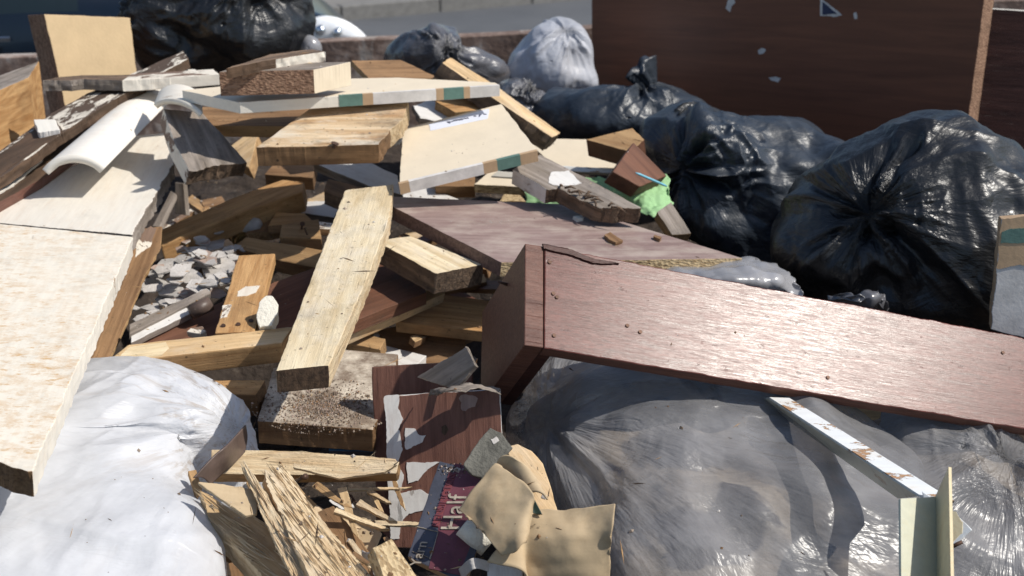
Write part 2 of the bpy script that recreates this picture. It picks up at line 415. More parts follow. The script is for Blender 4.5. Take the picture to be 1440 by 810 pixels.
# big veneered panel
t = NT('veneer_panel')
g = t.noise(2.2, t.coord((1.2, 16, 16)), 6, 0.6, 1.0)
c = t.ramp(g, [(0.28, (0.120, 0.044, 0.024)), (0.72, (0.205, 0.076, 0.040))])
M['veneer'] = t.fin(c, 0.45, t.bump(t.noise(1, t.coord((20, 300, 300)), 3), 0.0003, 0.5), 0.4)

# ------------------------------------------------------------------ object helpers
def link(o, parent=None):
    scene.collection.objects.link(o)
    if parent is not None: o.parent = parent
    return o

def tag(o, label=None, cat=None, group=None, kind=None):
    if label: o['label'] = label
    if cat: o['category'] = cat
    if group: o['group'] = group
    if kind: o['kind'] = kind
    return o

def attach(ch, parent):
    bpy.context.view_layer.update()
    w = ch.matrix_world.copy()
    ch.parent = parent
    ch.matrix_parent_inverse = parent.matrix_world.inverted()
    ch.matrix_world = w

def mesh_obj(name, verts, faces, mats, fm=None, parent=None, smooth=False, mw=None, bevel=0.0):
    me = bpy.data.meshes.new(name)
    me.from_pydata([tuple(v) for v in verts], [], faces)
    for m in (mats if isinstance(mats, (list, tuple)) else [mats]):
        me.materials.append(M[m] if isinstance(m, str) else m)
    if fm is not None:
        for p, i in zip(me.polygons, fm): p.material_index = i
    if smooth:
        for p in me.polygons: p.use_smooth = True
    bm = bmesh.new(); bm.from_mesh(me)
    bmesh.ops.recalc_face_normals(bm, faces=bm.faces)
    bm.to_mesh(me); bm.free()
    o = bpy.data.objects.new(name, me)
    link(o, parent)
    if mw is not None: o.matrix_world = mw
    if bevel:
        b = o.modifiers.new('edge', 'BEVEL'); b.width = bevel; b.segments = 2
        b.limit_method = 'ANGLE'; b.angle_limit = math.radians(50)
    return o

def frame(o, x, n):
    n = n.normalized(); x = (x - n * x.dot(n)).normalized(); y = n.cross(x)
    m = Matrix((x, y, n)).transposed().to_4x4(); m.translation = o
    return m

def spikes(length, amp, rr, seg):
    """offsets along an edge of broken wood: long waves, small chips, rare bites"""
    k = max(1, int(length / seg)); out = []
    u0 = rr.uniform(0, 500)
    for i in range(1, k):
        x = i * length / k
        q = np.array([[u0 + x / (amp * 9 + 0.012), 3.3, 1.7], [u0 + x / (amp * 2.2 + 0.003), 9.1, 4.4]])
        n1, n2 = perlin(q)
        d = n1 * 1.1 + n2 * 0.55
        if n2 > 0.35: d -= 0.5
        out.append((i / k, d * amp))
    return out

def outline_ring(loc, jag, rr, seg=0.006, wob=0.0011):
    ring = []; own = []; base = []
    n = len(loc)
    for i in range(n):
        a, b = loc[i], loc[(i + 1) % n]
        e = b - a; L = e.length
        nrm = Vector((e.y, -e.x)).normalized() if L > 1e-6 else Vector((0, 0))
        ring.append(a.copy()); own.append(i); base.append(a.copy())
        amp = jag.get(i, 0) if isinstance(jag, dict) else jag
        if amp: pts = spikes(L, amp, rr, min(seg, max(0.0022, amp * 0.8)))
        else: pts = spikes(L, wob, rr, 0.008)
        for s, d in pts:
            ring.append(a + e * s + nrm * d); own.append(i); base.append(a + e * s + nrm * d * 0.35)
    outline_ring.base = base
    return ring, own

class Board: pass
DEBUG = []

def board(name, label, cat, pts, t, mats=('pine_raw',), group=None, jag=0, g=None, rect=None, prior=(0, 0), rough_end=None, bevel=0.0012, parent=None, plane=None, lean=None, kids=True, edgemat=None, seed=None):
    """pts: seen corners of the upper face (px, py[, z]); three carry a height, or one plus rect"""
    rr = random.Random(hash(name) % 1000 if seed is None else seed)
    rr = random.Random(len(DEBUG) * 13 + 5)
    if plane is not None: o, n = plane
    elif lean is not None:
        a0 = [p for p in pts if len(p) == 3][0]; o = P(*a0); n = Vector((lean[0], lean[1], 1)).normalized()
    else:
        an = [p for p in pts if len(p) == 3]
        if len(an) >= 3:
            q = [P(*p) for p in an[:3]]
            n = (q[1] - q[0]).cross(q[2] - q[0]).normalized(); o = q[0]
        else:
            c4 = [pts[i] for i in (rect or (0, 1, 2, 3))]
            a0 = an[0] if an else None
            k = pts.index(a0)
            o, n = solve_rect(c4, a0[2], prior)
            on = P(*a0); o = on
    W = [hit(p[0], p[1], o, n) for p in pts]
    c = sum(W, Vector()) / len(W)
    if n.dot(CAMP - c) < 0: n = -n
    if g is None:
        k = max(range(len(W)), key=lambda i: (W[(i + 1) % len(W)] - W[i]).length)
        gd = W[(k + 1) % len(W)] - W[k]
    else: gd = W[g[1]] - W[g[0]]
    mw = frame(c - n * t, gd, n)
    inv = mw.inverted()
    loc = [(inv @ w).to_2d() for w in W]
    area = sum(loc[i].x * loc[(i + 1) % len(loc)].y - loc[(i + 1) % len(loc)].x * loc[i].y for i in range(len(loc)))
    B = Board()
    ring, own = outline_ring(loc, jag, rr)
    base = outline_ring.base
    N = len(ring)
    verts = [Vector((p.x, p.y, t)) for p in ring]
    jj = lambda i: (jag.get(own[i], 0) if isinstance(jag, dict) else jag)
    for zz in (0.5, 0.0):
        for i, p in enumerate(base):
            a = jj(i)
            q = Vector((p.x, p.y, t * zz))
            if a and 0 < t:
                nn_ = perlin(np.array([[p.x * 70, p.y * 70, zz * 5 + 2.5], [p.x * 70, p.y * 70, zz * 5 + 8.5]])); q.x += nn_[0] * a * 0.9; q.y += nn_[1] * a * 0.9
            verts.append(q)
    faces = [list(range(N)), [2 * N + i for i in range(N)][::-1]]; fm = [0, min(1, len(mats) - 1)]
    for i in range(N):
        j = (i + 1) % N
        mi = min(1, len(mats) - 1)
        if edgemat and own[i] in edgemat: mi = edgemat[own[i]]
        faces.append([i, j, N + j, N + i]); fm.append(mi)
        faces.append([N + i, N + j, 2 * N + j, 2 * N + i]); fm.append(mi)
    ob = mesh_obj(name, verts, faces, list(mats), fm, None, False, None, bevel)
    ob.matrix_world = mw
    if parent is not None: attach(ob, parent)
    if label: tag(ob, label, cat, group)
    L = [round((W[(i + 1) % len(W)] - W[i]).length, 3) for i in range(len(W))]
    DEBUG.append((name, L, [round(v, 2) for v in n], round(min(w.z for w in W), 2), round(max(w.z for w in W), 2), round(c.y, 2)))
    B.o = ob; B.mw = mw; B.n = n; B.t = t; B.loc = loc; B.inv = inv; B.c = c; B.orig = o
    return B

def kid(B, name, verts, faces, mat, fm=None, bevel=0, smooth=False, label=None):
    o = mesh_obj(name, verts, faces, mat, fm, B.o, smooth, None, bevel)
    if label: o['label'] = label
    return o

def decal(B, name, pts, mat, th=0.0009, jag=0.0015, label=None, lift=0.0):
    """thin flake, sticker or paint patch lying on the upper face"""
    rr = random.Random(len(pts) * 7 + int(pts[0][0]))
    loc = [(B.inv @ hit(p[0], p[1], B.c, B.n)).to_2d() for p in pts]
    ring, own = outline_ring(loc, jag, rr, 0.004)
    N = len(ring)
    v = [Vector((p.x, p.y, B.t + th + lift)) for p in ring] + [Vector((p.x, p.y, B.t - 0.0005)) for p in ring]
    f = [list(range(N)), [N + i for i in range(N)][::-1]] + [[i, (i + 1) % N, N + (i + 1) % N, N + i] for i in range(N)]
    return kid(B, name, v, f, mat, label=label)

def edge_strip(B, name, e, s0, s1, mat, th=0.0008, lap=0.0, label=None):
    """tape or lipping on the side face under outline edge e"""
    a, b = B.loc[e], B.loc[(e + 1) % len(B.loc)]
    d = b - a; nr = Vector((d.y, -d.x)).normalized()
    cen = sum(B.loc, Vector((0, 0))) / len(B.loc)
    if nr.dot((a + b) / 2 - cen) < 0: nr = -nr
    p, q = a + d * s0, a + d * s1
    z1 = B.t + 0.0006; z0 = 0.0004
    v = []
    for (x, o_) in ((p, -0.003), (q, -0.003), (q, th), (p, th)):
        w = x + nr * o_
        v.append(Vector((w.x, w.y, z0)))
    for (x, o_) in ((p, -0.006), (q, -0.006), (q, th), (p, th)):
        w = x + nr * o_
        v.append(Vector((w.x, w.y, z1)))
    return kid(B, name, v, [[0, 1, 2, 3], [4, 5, 6, 7], [0, 1, 5, 4], [1, 2, 6, 5], [2, 3, 7, 6], [3, 0, 4, 7]], mat, label=label)

def nail_on(B, px, py, h=0.012, r=0.0016, tilt=(0.3, 0.1), head=True):
    p = (B.inv @ hit(px, py, B.c, B.n))
    v = []; f = []
    segs = 8
    d = Vector((tilt[0], tilt[1], 1)).normalized()
    rings = [(-0.004, r), (h, r * 0.9)] + ([(h, r * 2.4), (h + 0.0012, r * 2.4)] if head else [(h + 0.004, 0.0002)])
    x = d.orthogonal().normalized(); y = d.cross(x)
    base = Vector((p.x, p.y, B.t))
    for (s, rad) in rings:
        for k in range(segs):
            a = 2 * math.pi * k / segs
            v.append(base + d * s + (x * math.cos(a) + y * math.sin(a)) * rad)
    for i in range(len(rings) - 1):
        for k in range(segs):
            f.append([i * segs + k, i * segs + (k + 1) % segs, (i + 1) * segs + (k + 1) % segs, (i + 1) * segs + k])
    f.append(list(range(segs))[::-1]); f.append([(len(rings) - 1) * segs + k for k in range(segs)])
    return kid(B, 'nail', v, f, 'nail')

def cr(p, u):
    """catmull-rom through rows of p at parameter array u in 0..1"""
    p = np.asarray(p, float); n = len(p)
    if n == 2: return p[0] + (p[1] - p[0]) * u[:, None]
    x = u * (n - 1); i = np.clip(np.floor(x).astype(int), 0, n - 2); f = (x - i)[:, None]
    a = np.where((i - 1 < 0)[:, None], 2 * p[0] - p[1], p[np.maximum(i - 1, 0)])
    b = p[i]; c = p[i + 1]
    d = np.where((i + 2 > n - 1)[:, None], 2 * p[-1] - p[-2], p[np.minimum(i + 2, n - 1)])
    return 0.5 * ((2 * b) + (-a + c) * f + (2 * a - 5 * b + 4 * c - d) * f * f + (-a + 3 * b - 3 * c + d) * f ** 3)

def vec(p):
    return np.array(p if isinstance(p, Vector) or len(p) != 3 or isinstance(p, np.ndarray) else P(*p))

def sheet(name, label, cat, rows, mat, th=0.002, nu=40, nv=40, noise=0.0, nsc=12.0, group=None, parent=None, linear=False, crumple=0.0, smooth=True, mats=None, ragged=0.0):
    R = [[np.array(P(*p)) if not isinstance(p, Vector) else np.array(p) for p in r] for r in rows]
    U = np.linspace(0, 1, nu); V = np.linspace(0, 1, nv)
    if linear:
        def ev(p, u):
            p = np.asarray(p); x = u * (len(p) - 1); i = np.clip(np.floor(x).astype(int), 0, len(p) - 2); f = (x - i)[:, None]
            return p[i] * (1 - f) + p[i + 1] * f
    else: ev = cr
    A = np.stack([ev(r, U) for r in R])
    G = np.stack([ev(A[:, j], V) for j in range(nu)], axis=1)      # nv x nu x 3
    if ragged:
        c = G.mean(axis=(0, 1))
        nn = perlin(G * 45 + 3) * ragged
        for s in (0, -1):
            G[s] += (G[s] - c) / np.linalg.norm(G[s] - c, axis=1)[:, None] * nn[s][:, None]
            G[:, s] += (G[:, s] - c) / np.linalg.norm(G[:, s] - c, axis=1)[:, None] * nn[:, s][:, None]
    du = np.gradient(G, axis=1); dv = np.gradient(G, axis=0)
    nr = np.cross(du, dv); nr /= (np.linalg.norm(nr, axis=2)[..., None] + 1e-9)
    if noise: G = G + nr * (fbm(G * nsc + 5, 3) * noise)[..., None]
    if crumple: G = G + nr * (crump(G, 9, 0.03, 0.10, 3) * crumple)[..., None]
    o = Vector(G.mean(axis=(0, 1)))
    G = G - np.array(o)
    verts = G.reshape(-1, 3).tolist()
    faces = [[i * nu + j, i * nu + j + 1, (i + 1) * nu + j + 1, (i + 1) * nu + j] for i in range(nv - 1) for j in range(nu - 1)]
    ob = mesh_obj(name, verts, faces, mats or [mat], None, None, smooth)
    ob.location = o
    if th:
        s = ob.modifiers.new('thick', 'SOLIDIFY'); s.thickness = th; s.offset = 0
        if mats and len(mats) > 1: s.material_offset = 1
    if parent is not None:
        attach(ob, parent)
    if label: tag(ob, label, cat, group)
    return ob

def crump(p, n, l0, l1, seed):
    """creased facets: triangle waves of random heading"""
    rs = np.random.RandomState(seed); h = 0
    wp = np.stack([perlin(p * 5 + 3), perlin(p * 5 + 31), perlin(p * 5 + 57)], axis=-1) * 0.05
    for i in range(n):
        d = rs.normal(size=3); d /= np.linalg.norm(d); L = rs.uniform(l0, l1)
        x = ((p + wp) @ d) / L + rs.uniform(0, 9)
        tri = np.abs((x % 1.0) - 0.5) * 2 - 0.5
        m = np.clip(perlin(p * 6 + 11 * i) * 2.0 + 0.5, 0, 1)
        h = h + tri * m * L
    return h / n * 3.0

def bag(name, label, cat, outl, Y=None, plane=None, depth=0.16, back=None, knots=(), mat='bag_black', fold=0.02, fr=2.0, cr_amp=0.12, cr_l=(0.07, 0.24), nu=300, nv=170, group=None, seed=1, lump=0.03, sup=1.0, shade_smooth=True, parent=None, shrink=1.0, kdmin=0.0, fine=0.045, tilt=0.0):
    """a filled sack: outl is its seen silhouette at distance Y (or on a tilted plane), bulging both ways"""
    if plane is None:
        cx = sum(p[0] for p in outl) / len(outl); cy = sum(p[1] for p in outl) / len(outl)
        o = PY(cx, cy, Y); n = (CAMP - o); n.z *= (1 - tilt); n.normalize()
        n = (n + Vector((0, 0, tilt))).normalized()
    else:
        q = [P(*p) for p in plane]; o = q[0]; n = (q[1] - q[0]).cross(q[2] - q[0]).normalized()
        if n.z < 0: n = -n
    W = [hit(p[0], p[1], o, n) for p in outl]
    c = sum(W, Vector()) / len(W)
    xax = Vector((1, 0, 0)); mw = frame(c, xax, n); inv = mw.inverted()
    L = [(inv @ w).to_2d() for w in W]
    # closed smooth outline sampled by angle
    q = np.array([[a.x, a.y] for a in L]); qq = np.concatenate([q[-3:], q, q[:3]])
    uu = np.linspace(3 / (len(qq) - 1), (3 + len(q)) / (len(qq) - 1), 900)
    S = cr(qq, uu); ang = np.unwrap(np.arctan2(S[:, 1], S[:, 0])); rad = np.hypot(S[:, 0], S[:, 1])
    if ang[-1] < ang[0]: ang = ang[::-1]; rad = rad[::-1]
    order = np.argsort(ang % (2 * np.pi)); aa = (ang % (2 * np.pi))[order]; rr_ = rad[order]
    th = np.linspace(0, 2 * np.pi, nu, endpoint=False)
    R = np.interp(th, aa, rr_, period=2 * np.pi) * shrink
    ph = np.linspace(0, np.pi, nv)
    s = np.sin(ph) ** sup; cth = np.cos(ph)
    back = depth if back is None else back
    X = np.outer(s, np.cos(th) * R); Yy = np.outer(s, np.sin(th) * R)
    dz = np.where(cth > 0, depth, back) * np.sign(cth) * np.abs(cth) ** 0.8
    Z = np.repeat(dz[:, None], nu, axis=1)
    G = np.stack([X, Yy, Z], axis=-1)
    def normals(G):
        du = np.roll(G, -1, axis=1) - np.roll(G, 1, axis=1); dv = np.gradient(G, axis=0)
        nr = np.cross(dv, du); nr /= (np.linalg.norm(nr, axis=2)[..., None] + 1e-9)
        cc = (nr * G).sum(axis=2).mean()
        return nr if cc > 0 else -nr
    nr = normals(G)
    face = np.clip(np.abs(cth), 0, 1)[:, None] ** 0.5            # keep the silhouette itself in place
    keep = 0.35 + 0.65 * face
    so = seed * 7.7
    G = G + nr * (fbm(G * 7 + so, 2) * lump * keep)[..., None]
    ks = []
    for kx, ky in knots:
        w = inv @ hit(kx, ky, c, n)
        r2 = np.interp(math.atan2(w.y, w.x) % (2 * np.pi), th, R, period=2 * np.pi)
        fr_ = min(0.98, math.hypot(w.x, w.y) / r2)
        zc = math.cos(math.asin(fr_)) ** 0.8 * depth
        # seen through perspective, slide to the bulged surface
        w3 = mw @ Vector((w.x, w.y, zc)); vv = (w3 - CAMP)
        for it in range(4):
            pw = inv @ hit(kx, ky, c + n * zc, n)
            r2 = np.interp(math.atan2(pw.y, pw.x) % (2 * np.pi), th, R, period=2 * np.pi)
            fr_ = min(0.98, math.hypot(pw.x, pw.y) / r2); zc = math.cos(math.asin(fr_)) ** 0.8 * depth
        ks.append(np.array([pw.x, pw.y, zc]))
    size = float(R.mean())
    D = np.zeros(G.shape[:2])
    for K in ks:
        r = G - K; rho = np.linalg.norm(r, axis=2) + 1e-6
        d = r / rho[..., None]
        env = np.exp(-rho / (size * 0.70)) * np.clip(rho / (size * 0.16), 0, 1)
        wpd = d * fr + np.stack([perlin(G * 6 + so), perlin(G * 6 + so + 20), perlin(G * 6 + so + 40)], -1) * 0.30
        f1 = 0.5 - np.abs(perlin(wpd + so)) * 2
        f2 = 0.5 - np.abs(perlin(wpd * 2.3 + so + 9)) * 2
        env = env * np.clip(0.55 + perlin(d * 1.3 + so + 4) * 1.6, 0.08, 1.3)
        D += (f1 + 0.35 * f2) * env * fold * 1.45
        D -= np.exp(-(rho / (size * 0.15)) ** 2) * size * 0.07
    if cr_amp:
        D += crump(G, 11, cr_l[0], cr_l[1], seed) * cr_amp * 1.35
        wq = G + np.stack([perlin(G * 4 + so), perlin(G * 4 + so + 7), perlin(G * 4 + so + 13)], -1) * 0.06
        rg = 1 - 2.2 * np.abs(perlin(wq * np.array([3.2, 6.0, 4.0]) + so)); rg = np.clip(rg, -1, 1)
        D += np.sign(rg) * rg ** 2 * cr_amp * 0.10
        rg = 1 - 2.4 * np.abs(perlin(wq * np.array([19.0, 9.0, 13.0]) + so)); D += np.clip(rg, 0, 1) ** 2 * cr_amp * 0.016
    if fine: D += crump(G + 3, 10, 0.012, 0.035, seed + 5) * fine
    G = G + nr * (D * keep)[..., None]
    WR = G * 3.0; KD = np.full(G.shape[:2], kdmin)
    if ks:
        wsum = 0; WR = 0
        for K in ks:
            r = G - K; rho = np.linalg.norm(r, axis=2) + 1e-4; ww = 1 / rho ** 3; wsum = wsum + ww
            WR = WR + ww[..., None] * (r / rho[..., None] + G * 0.8)
            KD = np.maximum(KD, np.exp(-rho / (size * 0.6)))
        WR = WR / wsum[..., None]
    verts = G.reshape(-1, 3).tolist()
    faces = []
    for i in range(nv - 1):
        for j in range(nu):
            a = i * nu + j; b = i * nu + (j + 1) % nu
            faces.append([a, b, b + nu, a + nu])
    ob = mesh_obj(name, verts, faces, [mat], None, None, shade_smooth)
    aw = ob.data.attributes.new('wr', 'FLOAT_VECTOR', 'POINT'); aw.data.foreach_set('vector', (WR + so).reshape(-1))
    ad = ob.data.attributes.new('kd', 'FLOAT', 'POINT'); ad.data.foreach_set('value', KD.reshape(-1))
    bm = bmesh.new(); bm.from_mesh(ob.data); bmesh.ops.remove_doubles(bm, verts=bm.verts, dist=1e-6); bm.to_mesh(ob.data); bm.free()
    for p in ob.data.polygons: p.use_smooth = shade_smooth
    ob.matrix_world = mw
    if parent is not None:
        attach(ob, parent)
    if label: tag(ob, label, cat, group)
    B = Board(); B.o = ob; B.mw = mw; B.inv = inv; B.c = c; B.n = n; B.ks = ks; B.size = size
    return B

def tube(name, pts, rad, mat, parent=None, segs=10, closed_ends=True, smooth=True):
    pts = [Vector(p) for p in pts]; o = pts[0].copy()
    rads = rad if isinstance(rad, (list, tuple)) else [rad] * len(pts)
    v = []; f = []
    up = Vector((0, 0, 1))
    for i, p in enumerate(pts):
        d = (pts[min(i + 1, len(pts) - 1)] - pts[max(i - 1, 0)]).normalized()
        x = d.cross(up)
        if x.length < 0.05: x = d.cross(Vector((1, 0, 0)))
        x.normalize(); y = d.cross(x)
        for k in range(segs):
            a = 2 * math.pi * k / segs
            v.append(p - o + (x * math.cos(a) + y * math.sin(a)) * rads[i])
    for i in range(len(pts) - 1):
        for k in range(segs):
            f.append([i * segs + k, i * segs + (k + 1) % segs, (i + 1) * segs + (k + 1) % segs, (i + 1) * segs + k])
    if closed_ends:
        f.append(list(range(segs))); f.append([(len(pts) - 1) * segs + k for k in range(segs)])
    ob = mesh_obj(name, v, f, mat, None, None, smooth)
    ob.location = o
    if parent is not None:
        attach(ob, parent)
    return ob

def box_verts(x0, x1, y0, y1, z0, z1):
    v = [Vector((x, y, z)) for z in (z0, z1) for (x, y) in ((x0, y0), (x1, y0), (x1, y1), (x0, y1))]
    return v, [[0, 1, 2, 3], [4, 5, 6, 7], [0, 1, 5, 4], [1, 2, 6, 5], [2, 3, 7, 6], [3, 0, 4, 7]]

def empty(name, loc, label=None, cat=None, group=None):
    o = bpy.data.objects.new(name, None); link(o); o.location = loc; o.empty_display_size = 0.1
    bpy.context.view_layer.update()
    if label: tag(o, label, cat, group)
    return o

def knot_ear(B, px, py, px2, py2, mat, w=0.035, name='knot', seed=3):
    """twisted tail of gathered film standing from a knot"""
    a = hit(px, py, B.c + B.n * 0.02, B.n); b = hit(px2, py2, B.c + B.n * 0.05, B.n)
    n = 26; m = 40; ax = (b - a); Ln = ax.length; d = ax.normalized()
    x = d.orthogonal().normalized(); y = d.cross(x)
    G = np.zeros((n, m, 3)); rs = np.random.RandomState(seed)
    for i in range(n):
        s = i / (n - 1)
        r = w * (0.25 + 0.9 * s ** 0.8) * (1 if i < n - 3 else 1 - 0.25 * (i - n + 3))
        for j in range(m):
            an = 2 * math.pi * j / m + s * 0.8
            k = 1 + 0.30 * math.sin(an * 5 + seed) + 0.2 * math.sin(an * 9 + 2 * seed + s * 3)
            p = a + d * (s * Ln * (1 + 0.10 * math.sin(an * 3 + seed))) + x * (math.cos(an) * r * k) + y * (math.sin(an) * r * k * 0.4)
            G[i, j] = p
    f = [[i * m + j, i * m + (j + 1) % m, (i + 1) * m + (j + 1) % m, (i + 1) * m + j] for i in range(n - 1) for j in range(m)]
    f.append([j for j in range(m)]); f.append([(n - 1) * m + j for j in range(m)])
    Gl = [B.inv @ Vector(p) for p in G.reshape(-1, 3)]
    return mesh_obj(name, Gl, f, mat, None, B.o, True)
# ================================================================== ground, road, skip, car
def flat(name, x0, x1, y0, y1, z, mat, kind='structure'):
    o = mesh_obj(name, [(x0, y0, z), (x1, y0, z), (x1, y1, z), (x0, y1, z)], [[0, 1, 2, 3]], mat)
    return tag(o, kind=kind)
t = NT('earth'); v = t.coord()
M['earth'] = t.fin(t.ramp(t.noise(0.6, v, 8), [(0.3, (0.05, 0.06, 0.025)), (0.7, (0.11, 0.10, 0.06))]), 0.95)
t = NT('asphalt'); v = t.coord()
c = t.ramp(t.noise(1.2, v, 8, 0.6), [(0.3, (0.085, 0.09, 0.098)), (0.7, (0.125, 0.13, 0.138))])
c = t.mix(0.35, c, t.ramp(t.noise(120, v, 3, 0.7), [(0.3, 0.4), (0.7, 1.0)]), 'MULTIPLY')
M['asphalt'] = t.fin(c, 0.9, t.bump(t.noise(160, v, 3), 0.004, 0.8))
t = NT('paving'); v = t.coord()
c = t.ramp(t.noise(1.6, v, 8, 0.6), [(0.3, (0.17, 0.16, 0.15)), (0.7, (0.24, 0.23, 0.21))])
M['paving'] = t.fin(c, 0.9, t.bump(t.noise(90, v, 4), 0.004, 0.7))
M['kerbstone'] = plain('kerbstone', (0.19, 0.185, 0.175), 0.9, 0.3)
flat('ground', -400, 400, -400, 400, -0.02, 'earth')
flat('road', -60, 60, -6, 60, 0.0, 'asphalt')
# far kerb and pavement: seen rising to the right across the top of the picture
ka, kb = P(480, 19, 0.06), P(690, 1, 0.06)
kd = (kb - ka).normalized(); kd.z = 0; kd.normalize(); kn = Vector((-kd.y, kd.x, 0))
def strip(name, s0, s1, n0, n1, z0, z1, mat, **kw):
    v = []
    for z in (z0, z1):
        for s, n_ in ((s0, n0), (s1, n0), (s1, n1), (s0, n1)):
            p = ka + kd * s + kn * n_; v.append((p.x, p.y, z))
    return mesh_obj(name, v, [[0, 1, 2, 3], [4, 5, 6, 7], [0, 1, 5, 4], [1, 2, 6, 5], [2, 3, 7, 6], [3, 0, 4, 7]], mat, **kw)
# joints between kerb stones are modelled as one bevelled run of stones
kv = []; kf = []
for i in range(-30, 31):
    s0 = i * 0.915 + 0.004; s1 = (i + 1) * 0.915 - 0.004; b = len(kv)
    for z in (-0.015, 0.12):
        for s, n_ in ((s0, 0), (s1, 0), (s1, 0.125), (s0, 0.125)):
            p = ka + kd * s + kn * n_; kv.append((p.x, p.y, z))
    kf += [[b + q for q in f] for f in ([0, 1, 2, 3], [4, 5, 6, 7], [0, 1, 5, 4], [1, 2, 6, 5], [2, 3, 7, 6], [3, 0, 4, 7])]
tag(mesh_obj('kerb', kv, kf, 'kerbstone', bevel=0.012), kind='structure')
tag(strip('pavement', -27, 27, 0.13, 3.4, -0.015, 0.108, 'paving'), kind='structure')
# a clipped verge hedge beyond the pavement closes the view from other sides
# skip
SK = dict(x0=-1.75, x1=1.85, y0=0.55, y1=4.05)
skip = empty('rubbish_skip', (0, 2.3, 0), 'open rusty steel rubbish skip holding the whole heap of timber and sacks', 'skip')
def wall(name, a, b, za, zb, th, out):
    a = Vector(a); b = Vector(b); nb = 40
    nrm = Vector((out[0], out[1], 0))
    v = []; f = []
    for i in range(nb + 1):
        s = i / nb; p = a + (b - a) * s; z = za + (zb - za) * s
        dent = 0.018 * math.sin(s * 9 + 1) + 0.008 * math.sin(s * 31)
        for (o_, zz) in ((0, 0.12), (0, z), (th, z), (th, 0.12)):
            w = p + nrm * (o_ + dent * (zz > 0.5)); v.append((w.x, w.y, zz + (0.006 * math.sin(s * 23) if zz > 0.5 else 0)))
    for i in range(nb):
        for k in range(4):
            f.append([i * 4 + k, i * 4 + (k + 1) % 4, (i + 1) * 4 + (k + 1) % 4, (i + 1) * 4 + k])
    f.append([0, 1, 2, 3]); f.append([nb * 4 + k for k in range(4)])
    o = mesh_obj(name, v, f, 'rust', bevel=0.003); attach(o, skip); return o
wall('side_wall', (SK['x0'], 3.99, 0), (SK['x1'], 4.14, 0), 1.12, 1.30, 0.06, (0, 1))
wall('side_wall', (SK['x0'], SK['y0'], 0), (SK['x1'], SK['y0'], 0), 1.05, 1.05, 0.06, (0, -1))
wall('end_wall', (SK['x0'], SK['y0'], 0), (SK['x0'], 3.99, 0), 1.05, 1.12, 0.06, (-1, 0))
wall('end_wall', (SK['x1'], SK['y0'], 0), (SK['x1'], 4.14, 0), 1.05, 1.30, 0.06, (1, 0))
v, f = box_verts(SK['x0'], SK['x1'], SK['y0'], 4.1, 0.06, 0.12)
attach(mesh_obj('floor_plate', v, f, 'rust'), skip)
# crushed waste under everything
def heap_z(x, y):
    z = 0.84 + 0.06 * max(0, min(1, (y - 2.2) / 1.0))
    z += 0.08 * max(0, min(1, (1.75 - y) / 0.3)) * math.exp(-(x / 0.75) ** 4)
    z -= 0.36 * math.exp(-((x + 0.42) / 0.42) ** 4 - ((y - 2.75) / 0.34) ** 4)
    return z
gx = np.linspace(SK['x0'] + 0.005, SK['x1'] - 0.005, 220); gy = np.linspace(SK['y0'] + 0.005, 3.97, 220)
GX, GY = np.meshgrid(gx, gy)
GZ = np.vectorize(heap_z)(GX, GY)
pp = np.stack([GX, GY, GZ], -1)
GZ = GZ + crump(pp, 12, 0.05, 0.16, 4) * 0.35 + crump(pp, 10, 0.015, 0.05, 8) * 0.4
hv = np.stack([GX, GY, GZ], -1).reshape(-1, 3).tolist(); n_ = 220
hf = [[i * n_ + j, i * n_ + j + 1, (i + 1) * n_ + j + 1, (i + 1) * n_ + j] for i in range(n_ - 1) for j in range(n_ - 1)]
t = NT('rubble'); v = t.coord()
c = t.ramp(t.noise(22, v, 8, 0.7), [(0.3, (0.016, 0.011, 0.008)), (0.58, (0.045, 0.032, 0.024)), (0.72, (0.12, 0.10, 0.08))])
M['rubble'] = t.fin(c, 0.9, t.bump(t.noise(60, v, 6), 0.01, 1.0))
tag(mesh_obj('crushed_waste', hv, hf, 'rubble'), 'crushed mixed waste and dust filling the gaps under the timber', 'waste', kind='stuff')

# parked car behind the skip
M['car_paint'] = plain('car_paint', (0.004, 0.009, 0.018), 0.2, 0.05, spec=0.35, bumpd=0)
MATS['cp'] = M['car_paint']; M['car_paint'].node_tree.nodes['Principled BSDF'].inputs['Coat Weight'].default_value = 0.25
M['car_glass'] = plain('car_glass', (0.012, 0.02, 0.024), 0.05, 0.05, bumpd=0)
M['rubber'] = plain('rubber', (0.015, 0.015, 0.016), 0.8, 0.2)
M['chrome'] = plain('chrome', (0.75, 0.76, 0.78), 0.15, 0.08, 1.0, bumpd=0)
M['lamp_refl'] = plain('lamp_reflector', (0.92, 0.94, 0.96), 0.3, 0.15, 0.1, sc=14, bumpd=0.002)
t = NT('lamp_glass'); t.b.inputs['Alpha'].default_value = 0.25
M['lamp_glass'] = t.fin((0.95, 0.97, 1.0), 0.02)
carY = 6.55; car_root = empty('parked_car', (-2.6, carY + 0.9, 0), 'dark navy parked car behind the skip, mostly hidden by the full black sack', 'car')
nose = PY(522, 60, carY).x
def X(u): return nose - u                                     # u metres behind the nose tip
prof = [(0.00, 0.62), (0.02, 0.70), (0.10, 0.775), (0.28, 0.86), (0.55, 0.925), (1.05, 0.99), (1.20, 1.02), (1.75, 1.34), (2.1, 1.45), (2.7, 1.47), (3.3, 1.42), (3.8, 1.15), (4.05, 1.05), (4.15, 0.9), (4.18, 0.5)]
belt = 0.92
bv = []; bf = []
def ptop(u):
    for (a, za), (b, zb) in zip(prof, prof[1:]):
        if a <= u <= b: return za + (zb - za) * (u - a) / (b - a)
    return prof[-1][1]
us = np.concatenate([[0.0, 0.02, 0.05, 0.1], np.linspace(0.16, 4.1, 60), [4.15, 4.18]])
NSEC = 0
